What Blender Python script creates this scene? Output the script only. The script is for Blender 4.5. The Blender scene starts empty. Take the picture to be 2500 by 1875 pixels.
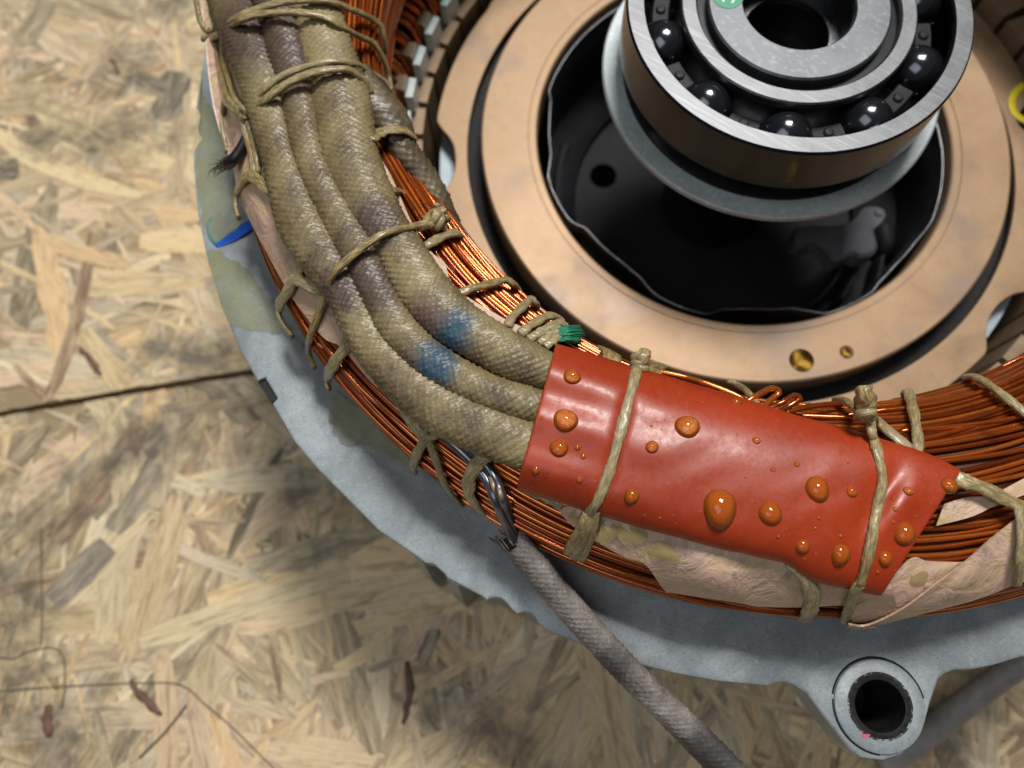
import bpy, math, random
import numpy as np
from mathutils import Matrix, Vector
random.seed(7); rng = np.random.default_rng(7)
scene = bpy.context.scene
S = 0.001                      # all lengths below are millimetres
PI = math.pi

# ------------------------------------------------------------------ camera
F_PX = 1878.0                  # focal length in photo pixels (2500 wide)
CAM = np.array([-52.59, -112.64, 163.17])
ca, cb = 0.291707, 0.021737
Rx = np.array([[1,0,0],[0,math.cos(ca),-math.sin(ca)],[0,math.sin(ca),math.cos(ca)]])
Ry = np.array([[math.cos(cb),0,math.sin(cb)],[0,1,0],[-math.sin(cb),0,math.cos(cb)]])
RC = Ry @ Rx
cd = bpy.data.cameras.new('camera'); cam = bpy.data.objects.new('camera', cd)
scene.collection.objects.link(cam)
M = np.eye(4); M[:3,:3] = RC; M[:3,3] = CAM*S
cam.matrix_world = Matrix(M.tolist())
cd.sensor_width = 36; cd.lens = 36*F_PX/2500
cd.clip_start = 0.005; cd.clip_end = 20
cd.dof.use_dof = True; cd.dof.focus_distance = 0.124; cd.dof.aperture_fstop = cd.lens/1.8
scene.camera = cam

# ------------------------------------------------------------------ light
w = bpy.data.worlds.new('World'); scene.world = w; w.use_nodes = True
wn = w.node_tree; bg = wn.nodes['Background']
bg.inputs[0].default_value = (0.86, 0.93, 1.0, 1); bg.inputs[1].default_value = 0.06
def area(name, loc, target, size, power, col):
    l = bpy.data.lights.new(name, 'AREA'); l.shape = 'RECTANGLE'; l.size = size[0]; l.size_y = size[1]
    l.energy = power; l.color = col
    o = bpy.data.objects.new(name, l); scene.collection.objects.link(o)
    o.location = loc
    d = Vector(target)-Vector(loc); o.rotation_euler = d.to_track_quat('-Z','Y').to_euler()
    return o
area('workshop_lamp', (0.13, 0.50, 1.08), (-0.03,-0.05,0.0), (0.36,0.26), 16.0, (1.0,0.97,0.93))
area('fill_panel', (-0.62, -0.42, 1.5), (-0.05,0,0), (1.1,0.9), 6.5, (0.95,0.98,1.0))  # added soft fill from the front left, not a lamp of the room
scene.view_settings.view_transform = 'Standard'; scene.view_settings.look = 'None'
scene.view_settings.exposure = 0.0; scene.view_settings.gamma = 1.0
scene.cycles.use_denoising = True
scene.cycles.max_bounces = 10

# ------------------------------------------------------------------ geometry helpers
def rays(px):
    px = np.atleast_2d(np.array(px, float))
    d = np.stack([(px[:,0]-1250)/F_PX, -(px[:,1]-937.5)/F_PX, -np.ones(len(px))], 1)
    return d @ RC.T
def at(x, y, z):
    d = rays([(x, y)])[0]; return CAM + d*((z-CAM[2])/d[2])
def atz(pts, z): return np.array([at(x, y, z) for x, y in pts])
def project(P):
    q = (np.atleast_2d(P)-CAM) @ RC
    return np.stack([1250 + F_PX*q[:,0]/-q[:,2], 937.5 - F_PX*q[:,1]/-q[:,2]], 1)
ROUT, ZC, BH, NE = 113.2, 27.0, 15.5, 2.5
def rin(th):
    d = np.degrees(th) % 360          # 180 = left, 270 = bottom
    k = np.clip((212-d)/28, 0, 1); k = np.where(d < 120, np.clip((d-60)/60, 0, 1), k)
    return 77.0 + 5.0*k*k*(3-2*k)
def coil_F(P, off):
    R = np.hypot(P[...,0], P[...,1]); th = np.arctan2(P[...,1], P[...,0])
    ri = rin(th); a = (ROUT-ri)/2; rc = (ROUT+ri)/2
    return (np.abs(R-rc)/(a+off))**NE + (np.abs(P[...,2]-ZC)/(BH+off))**NE - 1
def hit(x, y, off):
    """point of the pixel ray on the coil's surface grown by off; past its outline, the nearest pass"""
    d = rays([(x, y)])[0]
    zs = np.linspace(76, ZC-6, 700)
    t = (zs-CAM[2])/d[2]
    P = CAM + d*t[:,None]
    f = coil_F(P, off)
    k = np.argmax(f < 0)
    if f[k] >= 0:
        k = np.argmin(f); return P[k]
    if k == 0: return P[0]
    u = f[k-1]/(f[k-1]-f[k])
    return P[k-1] + (P[k]-P[k-1])*u
def coil_n(P):
    e = 0.05; g = np.zeros(3)
    for i in range(3):
        q = P.copy(); q[i] += e; r = P.copy(); r[i] -= e
        g[i] = coil_F(q, 0)-coil_F(r, 0)
    n = np.linalg.norm(g); return g/n if n > 1e-9 else np.array([0,0,1.])
def pt(p):
    """(x, y, o): o < 20 is height over the coil's surface, else an absolute height"""
    return hit(p[0], p[1], p[2]) if p[2] < 20 else at(p[0], p[1], p[2])
def spline(P, n):
    P = np.array(P, float)
    if len(P) == 2: return P[0] + (P[1]-P[0])*np.linspace(0,1,n)[:,None]
    E = np.vstack([2*P[0]-P[1], P, 2*P[-1]-P[-2]])
    L = np.concatenate([[0], np.cumsum(np.linalg.norm(np.diff(P[:,:3],axis=0),axis=1)+1e-9)])
    s = np.linspace(0, L[-1], n); out = []
    for v in s:
        i = min(max(np.searchsorted(L, v)-1, 0), len(P)-2); t = (v-L[i])/(L[i+1]-L[i])
        a, b, c, d = E[i], E[i+1], E[i+2], E[i+3]
        out.append(0.5*(2*b+(c-a)*t+(2*a-5*b+4*c-d)*t*t+(3*b-a-3*c+d)*t**3))
    return np.array(out)
ORI = {}
def link(o, parent=None):
    scene.collection.objects.link(o)
    if parent is not None: o.parent = parent
    return o
def empty(name, loc, label, cat, group=None):
    o = bpy.data.objects.new(name, None); o.empty_display_size = 0.005
    o.location = [c*S for c in loc]; link(o); ORI[o.name] = np.array(loc, float)
    o['label'] = label; o['category'] = cat
    if group: o['group'] = group
    return o
def mesh(name, V, Fc, mat, parent=None, smooth=True, uv=None, col=None, origin=None):
    V = np.array(V, float)
    if parent is not None: org = ORI[parent.name]
    elif origin is not None: org = np.array(origin, float)
    else: org = np.zeros(3)
    me = bpy.data.meshes.new(name)
    me.from_pydata(((V-org)*S).tolist(), [], Fc if isinstance(Fc, list) else Fc.tolist())
    if mat is not None: me.materials.append(mat)
    if smooth: me.polygons.foreach_set('use_smooth', np.ones(len(me.polygons), bool))
    if uv is not None:
        l = me.uv_layers.new(name='UVMap'); idx = np.empty(len(me.loops), np.int32)
        me.loops.foreach_get('vertex_index', idx)
        l.data.foreach_set('uv', np.array(uv, np.float32)[idx].ravel())
    if col is not None:
        a = me.color_attributes.new('col', 'FLOAT_COLOR', 'POINT')
        a.data.foreach_set('color', np.array(col, np.float32).ravel())
    me.update()
    o = bpy.data.objects.new(name, me); link(o, parent)
    if parent is None: o.location = [c*S for c in org]
    ORI[o.name] = org
    return o
def tag(o, label, cat, group=None):
    o['label'] = label; o['category'] = cat
    if group: o['group'] = group
    return o
def gridf(n, m, wrap):
    i = np.arange(n-1)[:,None]; j = np.arange(m if wrap else m-1)[None,:]
    j2 = (j+1) % m
    return np.stack([i*m+j, i*m+j2, (i+1)*m+j2, (i+1)*m+j], -1).reshape(-1,4)
def frames(P, N=None):
    T = np.gradient(P, axis=0); T /= np.linalg.norm(T,axis=1)[:,None]+1e-12
    if N is None: N = np.tile([0,0,1.], (len(P),1))
    N = N - (N*T).sum(1)[:,None]*T
    l = np.linalg.norm(N,axis=1)[:,None]; N = np.where(l > 1e-4, N/np.maximum(l,1e-9), np.array([[1.,0,0]]))
    return T, N, np.cross(T, N)
def tube_v(P, rw, rt, sides, N=None, pw=1.0):
    """rw: half width along the binormal, rt: half height along the normal"""
    T, Nn, B = frames(P, N)
    a = np.linspace(0, 2*PI, sides, endpoint=False)
    c, s = np.cos(a), np.sin(a)
    c = np.sign(c)*np.abs(c)**pw; s = np.sign(s)*np.abs(s)**pw
    rw = np.broadcast_to(np.asarray(rw,float), (len(P),)); rt = np.broadcast_to(np.asarray(rt,float), (len(P),))
    V = P[:,None,:] + B[:,None,:]*(rw[:,None]*c[None])[...,None] + Nn[:,None,:]*(rt[:,None]*s[None])[...,None]
    return V
def tube(name, P, rw, rt, sides, mat, parent=None, N=None, caps=True, pw=1.0, origin=None, ridge=0):
    P = np.array(P, float)
    V = tube_v(P, rw, rt, sides, N, pw); n = len(P)
    if ridge:
        a = np.linspace(0, 2*PI, sides, endpoint=False); L0 = np.concatenate([[0], np.cumsum(np.linalg.norm(np.diff(P,axis=0),axis=1))])
        k = 1 + .10*np.abs(np.sin(ridge*a/2+L0[:,None]*.9)) + .07*np.sin(L0[:,None]*7+3*a[None]+2*np.sin(L0[:,None]*1.3))
        V = P[:,None]+(V-P[:,None])*k[...,None]
    Fc = gridf(n, sides, True).tolist()
    if caps: Fc += [list(range(sides))[::-1], [ (n-1)*sides+i for i in range(sides)]]
    L = np.concatenate([[0], np.cumsum(np.linalg.norm(np.diff(P,axis=0),axis=1))])
    uv = np.stack([np.repeat(L, sides), np.tile(np.linspace(0,1,sides,endpoint=False), n)], 1)
    return mesh(name, V.reshape(-1,3), Fc, mat, parent, uv=uv, origin=origin)
def lathe(name, prof, mat, parent=None, n=128, closed=True, smooth=False, c=(0,0), a0=0, a1=2*PI):
    prof = np.array(prof, float); m = len(prof)
    full = abs(a1-a0-2*PI) < 1e-6
    th = np.linspace(a0, a1, n, endpoint=not full)
    V = np.stack([c[0]+np.cos(th)[:,None]*prof[None,:,0], c[1]+np.sin(th)[:,None]*prof[None,:,0], np.tile(prof[None,:,1], (n,1))], -1)
    i = np.arange(n if full else n-1)[:,None]; j = np.arange(m if closed else m-1)[None,:]
    Fc = np.stack([i*m+j, ((i+1)%n)*m+j, ((i+1)%n)*m+(j+1)%m, i*m+(j+1)%m], -1).reshape(-1,4)
    o = mesh(name, V.reshape(-1,3), Fc, mat, parent, smooth=True)
    me = o.data
    try: me.set_sharp_from_angle(angle=math.radians(35))
    except Exception: pass
    return o
def prism(name, outer, z0, z1, mat, parent=None, inner=None, origin=None, bev=0.0):
    """a plate between z0 (bottom) and z1 (top); outer and inner: matching rings of xy points"""
    outer = np.array(outer, float)[:,:2]; n = len(outer)
    if inner is None:
        c = outer.mean(0); inner = c + (outer-c)*1e-3
    rings = []
    co = outer.mean(0)
    d = outer-co; l = np.linalg.norm(d,axis=1)[:,None]
    for ring, z in ((inner, z1), (outer - d/l*bev, z1), (outer, z1-bev), (outer, z0), (inner, z0)):
        rings.append(np.column_stack([np.array(ring)[:,:2], np.full(n, z)]))
    V = np.stack(rings, 1).reshape(-1,3); m = 5
    i = np.arange(n)[:,None]; j = np.arange(m)[None,:]
    Fc = np.stack([i*m+j, i*m+(j+1)%m, ((i+1)%n)*m+(j+1)%m, ((i+1)%n)*m+j], -1).reshape(-1,4)
    o = mesh(name, V, Fc, mat, parent, origin=origin)
    try: o.data.set_sharp_from_angle(angle=math.radians(35))
    except Exception: pass
    return o
import bmesh
def fix_normals(o):
    b = bmesh.new(); b.from_mesh(o.data); bmesh.ops.recalc_face_normals(b, faces=b.faces); b.to_mesh(o.data)
    me = o.data
    k = max(me.polygons, key=lambda p: p.center.z)
    if k.normal.z < 0:
        bmesh.ops.reverse_faces(b, faces=b.faces); b.to_mesh(me)
    b.free()
def snoise(x, seed, k=4):
    r = np.random.default_rng(seed); v = np.zeros_like(x, dtype=float)
    for i in range(k):
        v += np.sin(x*r.uniform(.5,1.6)*(1+i*.8)+r.uniform(0,6.3))/(1+i*.6)
    return v/2

# ------------------------------------------------------------------ materials
class NT:
    def __init__(s, name):
        s.m = bpy.data.materials.new(name); s.m.use_nodes = True
        s.t = s.m.node_tree; s.b = s.t.nodes['Principled BSDF']; s.out = s.t.nodes['Material Output']
        s.tc = s.t.nodes.new('ShaderNodeTexCoord')
    def n(s, typ, **kw):
        o = s.t.nodes.new(typ)
        for k, v in kw.items():
            if k.startswith('i_'):
                key = k[2:]; key = int(key) if key.isdigit() else key.replace('_',' ')
                o.inputs[key].default_value = v
            else: setattr(o, k, v)
        return o
    def l(s, a, b): s.t.links.new(a, b)
    def noise(s, scale, detail=4, rough=.55, vec=None, dist=0, stretch=None):
        o = s.n('ShaderNodeTexNoise'); o.inputs['Scale'].default_value = scale
        o.inputs['Detail'].default_value = detail; o.inputs['Roughness'].default_value = rough
        o.inputs['Distortion'].default_value = dist
        v = vec or s.tc.outputs['Object']
        if stretch:
            mp = s.n('ShaderNodeMapping'); mp.inputs['Scale'].default_value = stretch; s.l(v, mp.inputs[0]); v = mp.outputs[0]
        s.l(v, o.inputs['Vector']); return o.outputs['Fac']
    def ramp(s, fac, stops, interp='LINEAR'):
        r = s.n('ShaderNodeValToRGB'); e = r.color_ramp; e.interpolation = interp
        while len(e.elements) < len(stops): e.elements.new(.5)
        for q, (p, c) in zip(e.elements, stops):
            q.position = p; q.color = (*c, 1) if len(c) == 3 else c
        s.l(fac, r.inputs[0]); return r.outputs[0]
    def mix(s, fac, a, b, mode='MIX'):
        o = s.n('ShaderNodeMix', data_type='RGBA', blend_type=mode)
        for v, k in ((fac,0),(a,6),(b,7)):
            if hasattr(v, 'is_linked'): s.l(v, o.inputs[k])
            else: o.inputs[k].default_value = v if k == 0 else (*v, 1)
        return o.outputs[2]
    def math(s, op, a, b=None):
        o = s.n('ShaderNodeMath', operation=op)
        for v, k in ((a,0),(b,1)):
            if v is None: continue
            if hasattr(v, 'is_linked'): s.l(v, o.inputs[k])
            else: o.inputs[k].default_value = v
        return o.outputs[0]
    def set(s, **kw):
        for k, v in kw.items():
            i = s.b.inputs[k.replace('_',' ')]
            if hasattr(v, 'is_linked'): s.l(v, i)
            else: i.default_value = (*v, 1) if isinstance(v, tuple) and len(v) == 3 else v
        return s
    def bump(s, h, strength, dist):
        o = s.n('ShaderNodeBump'); o.inputs['Strength'].default_value = strength; o.inputs['Distance'].default_value = dist*S
        s.l(h, o.inputs['Height']); s.l(o.outputs[0], s.b.inputs['Normal']); return s
BW = lambda v: (v,v,v)
def m_simple(name, c, rough=.5, metal=0., c2=None, sc=200, bump=0, bsc=1500, coat=0, spec=.5):
    t = NT(name); t.set(Roughness=rough, Metallic=metal)
    if c2 is None: t.set(Base_Color=c)
    else: t.set(Base_Color=t.ramp(t.noise(sc,5,.6), [(.3,c),(.7,c2)]))
    t.b.inputs['Coat Weight'].default_value = coat; t.b.inputs['Specular IOR Level'].default_value = spec
    if bump: t.bump(t.noise(bsc,3), bump, .15)
    return t.m

def m_alu():
    t = NT('cast_aluminium')
    f = t.noise(900,3,.7); g = t.noise(90,5,.65,dist=.6); sp = t.noise(2600,2,.6)
    c = t.ramp(g, [(.32,(.245,.275,.29)),(.52,(.345,.385,.40)),(.70,(.45,.49,.505))])
    c = t.mix(t.ramp(t.noise(330,5,.7,dist=.4),[(.5,BW(0)),(.68,BW(.5))]), c, (.24,.28,.31))
    c = t.mix(t.ramp(sp,[(.54,BW(0)),(.70,BW(.55))]), c, (.14,.17,.18))
    c = t.mix(t.ramp(f,[(.62,BW(0)),(.80,BW(.5))]), c, (.66,.71,.73))
    t.set(Base_Color=c, Roughness=.48, Metallic=.3)
    t.bump(f, .5, .12); return t.m
def m_bronze():
    t = NT('bronze_plate')
    big = t.noise(60,5,.6,dist=.8); st = t.noise(38,3,.6)
    c = t.ramp(big,[(.3,(.26,.163,.088)),(.5,(.325,.210,.118)),(.72,(.385,.258,.150))])
    c = t.mix(t.ramp(st,[(.54,BW(0)),(.68,BW(.62))]), c, (.19,.15,.13))
    c = t.mix(t.ramp(t.noise(420,4,.7),[(.5,BW(0)),(.75,BW(.4))]), c, (.20,.15,.12))
    t.set(Base_Color=c, Roughness=t.ramp(big,[(.3,BW(.42)),(.7,BW(.56))]), Metallic=.38)
    ln = t.n('ShaderNodeVectorMath', operation='LENGTH'); t.l(t.tc.outputs['Object'], ln.inputs[0])
    cx = t.n('ShaderNodeCombineXYZ'); t.l(ln.outputs['Value'], cx.inputs[0])
    rg = t.noise(1500,3,.6, vec=cx.outputs[0])
    t.bump(t.math('ADD', t.noise(2200,3,.65), t.math('MULTIPLY', rg, .8)), .22, .08); return t.m
def m_steel(name, base, rough, brush=None, dirt=.4, met=1.0, fleck=.35):
    t = NT(name)
    mp = t.n('ShaderNodeMapping'); mp.inputs['Rotation'].default_value = (0,0,.6); t.l(t.tc.outputs['Object'], mp.inputs[0])
    n = t.noise(160,5,.65,dist=.4); f = t.noise(1100,3,.6, vec=mp.outputs[0], stretch=brush)
    c = t.ramp(n,[(.3,tuple(b*(1-dirt) for b in base)),(.65,base)])
    c = t.mix(t.ramp(f,[(.52,BW(0)),(.75,BW(fleck))]), c, tuple(min(1,b*1.9) for b in base))
    t.set(Base_Color=c, Metallic=met, Roughness=t.math('ADD', t.math('MULTIPLY', n, .25), rough-.1))
    t.bump(f, .35, .04); return t.m
def m_copper(name='enamelled_copper', k=1.0):
    t = NT(name)
    oi = t.n('ShaderNodeObjectInfo')
    n = t.noise(260,3,.6)
    c = t.ramp(oi.outputs['Random'],[(0,(.20*k,.040*k,.007*k)),(.5,(.45*k,.118*k,.018*k)),(1,(.72*k,.235*k,.040*k))])
    c = t.mix(t.ramp(n,[(.5,BW(0)),(.75,BW(.55))]), c, (.09,.022,.008))
    t.set(Base_Color=c, Metallic=.70, Roughness=.16, Coat_Weight=.7, Coat_Roughness=.12)
    t.b.inputs['Coat Tint'].default_value = (1,.72,.5,1)
    t.bump(t.noise(900,2,.5), .25, .08); return t.m
def m_braid(name, c0, c1, c2, rough=.36, stains=()):
    t = NT(name)
    big = t.noise(75,4,.6,dist=.5); fib = t.noise(2400,2,.6); mid = t.noise(520,3,.6)
    c = t.ramp(big,[(.38,c0),(.5,c1),(.62,c2)])
    c = t.mix(t.ramp(mid,[(.50,BW(0)),(.74,BW(.35))]), c, tuple(x*.45 for x in c0))
    c = t.mix(t.ramp(fib,[(.48,BW(0)),(.68,BW(.22))]), c, tuple(min(1,x*1.6) for x in c2))
    for (p, rad, sc) in stains:
        vm = t.n('ShaderNodeVectorMath', operation='DISTANCE'); vm.inputs[1].default_value = [q*S for q in p]
        t.l(t.tc.outputs['Object'], vm.inputs[0])
        d = t.math('ADD', vm.outputs['Value'], t.math('MULTIPLY', t.math('SUBTRACT', t.noise(420,3,.7), .5), 7.0*S))
        k = t.ramp(t.math('DIVIDE', d, rad*S), [(.40,BW(.92)),(1.0,BW(0))])
        c = t.mix(k, c, sc)
    t.set(Base_Color=c, Roughness=t.ramp(mid,[(.35,BW(rough+.06)),(.7,BW(rough+.32))]), Coat_Weight=.16, Coat_Roughness=.22)
    t.bump(fib, .7, .16); return t.m
def m_cord():
    t = NT('varnished_cord')
    oi = t.n('ShaderNodeObjectInfo')
    uvs = t.n('ShaderNodeMapping'); uvs.inputs['Scale'].default_value = (.35, 11.0, 1); t.l(t.tc.outputs['UV'], uvs.inputs[0])
    f = t.noise(1.6,4,.65, vec=uvs.outputs[0]); b = t.noise(130,4,.6)
    c = t.ramp(b,[(.3,(.26,.165,.055)),(.5,(.45,.33,.125)),(.7,(.60,.49,.25))])
    c = t.mix(t.ramp(f,[(.44,BW(.0)),(.56,BW(.75))]), c, (.11,.075,.03))
    c = t.mix(t.ramp(oi.outputs['Random'],[(0,BW(0)),(1,BW(.35))]), c, (.40,.37,.25))
    t.set(Base_Color=c, Roughness=.34, Coat_Weight=.4, Coat_Roughness=.2)
    t.bump(f, 1.0, .3); return t.m
def m_paper():
    t = NT('insulation_paper')
    b = t.noise(150,5,.65,dist=1.0); f = t.noise(900,4,.65)
    c = t.ramp(b,[(.30,(.44,.31,.13)),(.43,(.56,.39,.25)),(.56,(.60,.40,.30)),(.68,(.33,.24,.19))])
    c = t.mix(t.ramp(t.noise(110,5,.75,dist=.6),[(.56,BW(0)),(.70,BW(.55))]), c, (.24,.19,.19))
    c = t.mix(t.ramp(f,[(.55,BW(0)),(.8,BW(.3))]), c, (.76,.58,.48))
    t.set(Base_Color=c, Roughness=.48, Coat_Weight=.25, Coat_Roughness=.25)
    t.bump(t.math('ADD', b, t.math('MULTIPLY', t.noise(190,4,.6,dist=1.2), .5)), .8, 1.0); return t.m
def m_red():
    t = NT('red_rubber_sleeve')
    b = t.noise(70,4,.6); f = t.noise(900,4,.7, stretch=(1,1,1)); d = t.noise(260,5,.75,dist=.8)
    c = t.ramp(b,[(.3,(.28,.027,.0045)),(.7,(.38,.040,.007))])
    c = t.mix(t.ramp(d,[(.60,BW(0)),(.74,BW(.7))]), c, (.09,.022,.011))
    c = t.mix(t.ramp(t.noise(2600,1,.5),[(.74,BW(0)),(.80,BW(.5))]), c, (.75,.33,.20))
    t.set(Base_Color=c, Roughness=t.ramp(f,[(.35,BW(.33)),(.7,BW(.52))]), Coat_Weight=.06, Coat_Roughness=.1)
    t.bump(f, .25, .10); return t.m
def m_drop():
    t = NT('cured_resin_drop')
    tr = t.n('ShaderNodeBsdfTransparent'); tr.inputs[0].default_value = (1.0,.80,.50,1)
    gl = t.n('ShaderNodeBsdfRefraction'); gl.inputs['Color'].default_value = (1.0,.78,.45,1); gl.inputs['Roughness'].default_value = 0; gl.inputs['IOR'].default_value = 1.25
    df = t.n('ShaderNodeBsdfDiffuse'); df.inputs[0].default_value = (.90,.27,.030,1)
    gs = t.n('ShaderNodeBsdfGlossy'); gs.inputs['Roughness'].default_value = .03
    m1 = t.n('ShaderNodeMixShader'); m1.inputs[0].default_value = .45; t.l(tr.outputs[0], m1.inputs[1]); t.l(gl.outputs[0], m1.inputs[2])
    m2 = t.n('ShaderNodeMixShader'); m2.inputs[0].default_value = .24; t.l(m1.outputs[0], m2.inputs[1]); t.l(df.outputs[0], m2.inputs[2])
    fr = t.n('ShaderNodeFresnel'); fr.inputs['IOR'].default_value = 1.5
    m3 = t.n('ShaderNodeMixShader'); t.l(fr.outputs[0], m3.inputs[0]); t.l(m2.outputs[0], m3.inputs[1]); t.l(gs.outputs[0], m3.inputs[2])
    t.l(m3.outputs[0], t.out.inputs[0]); return t.m
def m_varnish(name, c, alpha, rough=.25):
    t = NT(name); n = t.noise(230,4,.65)
    t.set(Base_Color=c, Roughness=rough, Alpha=t.ramp(n,[(.25,BW(alpha*.55)),(.65,BW(min(1,alpha*1.25)))]), Coat_Weight=.3)
    t.bump(n,.5,.4); return t.m
def m_strand():
    t = NT('osb_strand')
    a = t.n('ShaderNodeVertexColor'); a.layer_name = 'col'
    mp = t.n('ShaderNodeMapping'); mp.inputs['Scale'].default_value = (.16,1.5,1); t.l(t.tc.outputs['UV'], mp.inputs[0])
    g = t.noise(1.0,5,.75, vec=mp.outputs[0], dist=.8)
    mp2 = t.n('ShaderNodeMapping'); mp2.inputs['Scale'].default_value = (.045,.34,1); t.l(t.tc.outputs['UV'], mp2.inputs[0])
    g2 = t.noise(1.0,4,.7, vec=mp2.outputs[0], dist=1.2)
    c = t.mix(t.ramp(g2,[(.42,BW(0)),(.64,BW(.55))]), a.outputs['Color'], (.80,.64,.39))
    c = t.mix(t.ramp(g2,[(.30,BW(.75)),(.47,BW(0))]), c, (.22,.155,.085))
    c = t.mix(t.ramp(g,[(.52,BW(0)),(.74,BW(.45))]), c, (.86,.72,.47))
    c = t.mix(t.ramp(g,[(.30,BW(.75)),(.46,BW(0))]), c, (.15,.10,.055))
    c = t.mix(t.ramp(t.noise(24,5,.7),[(.52,BW(0)),(.66,BW(.78))]), c, (.085,.070,.052))
    t.set(Base_Color=c, Roughness=.6); t.bump(g,.5,.3); return t.m

MAT = dict(
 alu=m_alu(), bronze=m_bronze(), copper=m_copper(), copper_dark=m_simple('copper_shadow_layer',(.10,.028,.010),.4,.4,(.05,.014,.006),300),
 cord=m_cord(), paper=m_paper(), red=m_red(), drop=m_drop(), strand=m_strand(),
 race=m_steel('bearing_steel',(.165,.17,.178),.44,(.12,2.5,1)), race_side=m_steel('race_outer_steel',(.078,.088,.100),.20,(.3,.3,4),.3,1.0,.08),
 ball=m_simple('oiled_ball_steel',(.10,.105,.12),.16,.9,(.055,.058,.068),300), black=m_simple('oily_black_steel',(.014,.014,.016),.28,.5,(.03,.03,.032),200),
 cage=m_simple('dark_cage_steel',(.008,.008,.010),.5,0,(.016,.016,.019),500,spec=.2), zinc=m_steel('zinc_plated_washer',(.46,.52,.53),.5,(1,1,1),.2,.2),
 bush=m_steel('bushing_steel',(.15,.16,.17),.48,(.6,.9,1),.35), rim=m_steel('sheet_steel_rim',(.20,.21,.22),.30,(1,1,1),.4),
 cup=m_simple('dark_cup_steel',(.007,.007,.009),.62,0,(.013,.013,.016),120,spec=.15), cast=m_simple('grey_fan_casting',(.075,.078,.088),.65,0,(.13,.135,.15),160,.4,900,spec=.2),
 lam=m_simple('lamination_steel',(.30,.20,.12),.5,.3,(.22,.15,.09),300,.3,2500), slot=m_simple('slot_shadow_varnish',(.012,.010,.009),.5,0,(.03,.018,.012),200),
 liner=m_simple('slot_liner_film',(.50,.60,.60),.4,0,(.62,.70,.69),500,.3,1200), wedge=m_simple('slot_wedge_film',(.30,.24,.15),.25,0,(.20,.15,.10),300,coat=.5),
 brass=m_simple('bright_drilled_brass',(.60,.45,.18),.22,1.0), green=m_simple('green_ink',(.012,.16,.085),.55,0,(.02,.22,.12),600),
 white=m_simple('white_print',(.72,.76,.73),.5), sticker=m_simple('green_sticker',(.01,.26,.13),.4), yellow=m_simple('yellow_paint',(.72,.50,.02),.4,0,(.62,.55,.01),300),
 blue=m_simple('blue_paint_mark',(.010,.085,.50),.3,0,(.012,.13,.62),300), teal=m_simple('teal_paint_smear',(.02,.20,.17),.4),
 greycab=m_braid('grey_braided_cable',(.13,.105,.095),(.19,.16,.145),(.27,.235,.215),.55), tin=m_simple('tinned_wire',(.22,.22,.26),.3,.8,(.10,.10,.12),300),
 tan=m_simple('varnished_tan_wire',(.45,.34,.22),.4,.3,(.20,.14,.09),500), char=m_simple('charred_black_fibre',(.012,.011,.011),.35),
 resin=m_varnish('yellow_resin_blob',(.42,.32,.14),.6,.22), stain=m_varnish('olive_varnish_stain',(.34,.34,.16),.42,.2),
 grime_shade=m_simple('black_grime_shade',(.005,.005,.005),.6,0,(.02,.02,.02),900,spec=.2), seam=m_simple('dark_seam',(.03,.024,.018),.8), thread=m_simple('dark_loose_thread',(.15,.12,.085),.7),
 bark=m_simple('red_bark_chip',(.10,.045,.03),.7,0,(.20,.11,.07),300), board=m_simple('osb_board_base',(.40,.29,.16),.7,0,(.26,.19,.11),60), pink=m_simple('pink_paint_speck',(.55,.10,.16),.5),
)

# ------------------------------------------------------------------ the floor: two OSB boards
ZF = -52.0
seam = [at(-700,1098,ZF), at(0,1012,ZF), at(330,955,ZF), at(640,905,ZF), at(1500,770,ZF), at(3400,470,ZF)]
fl = np.array(seam); far = 420
def board(name, pts, z):
    pts = np.array(pts)[:,:2]; n = len(pts)
    V = np.vstack([np.column_stack([pts, np.full(n,z)]), np.column_stack([pts, np.full(n,z-11)])])
    Fc = [list(range(n)), list(range(2*n-1,n-1,-1))] + [[i,i+n,(i+1)%n+n,(i+1)%n] for i in range(n)]
    o = mesh(name, V, Fc, MAT['board'], smooth=False); o['kind'] = 'structure'; return o
g = 1.0
up = [(x, y+g) for x, y, _ in fl]; lo = [(x, y-g) for x, y, _ in fl]
fb = board('floor_board', lo[::-1] + [(-far,lo[0][1]), (-far,-far), (far,-far), (far,lo[-1][1])], ZF)
fa = board('floor_board', up + [(far,up[-1][1]), (far,far), (-far,far), (-far,up[0][1])], ZF)
gap = mesh('floor_under_seam', [(-far,-far,ZF-11.5),(far,-far,ZF-11.5),(far,far,ZF-11.5),(-far,far,ZF-11.5)], [[0,1,2,3]], MAT['seam'], smooth=False); gap['kind'] = 'structure'
pal = [(.62,.45,.23),(.70,.52,.28),(.60,.42,.26),(.66,.47,.33),(.50,.37,.20),(.44,.33,.20),(.56,.42,.26),(.72,.57,.35),(.36,.27,.17),(.62,.40,.20),(.52,.40,.28),(.34,.28,.21),(.42,.36,.28),(.74,.63,.45)]
dk = [(.17,.13,.085),(.07,.062,.052),(.16,.07,.045),(.24,.19,.13)]
sx = np.array([p[0] for p in fl]); sy = np.array([p[1] for p in fl])
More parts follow.
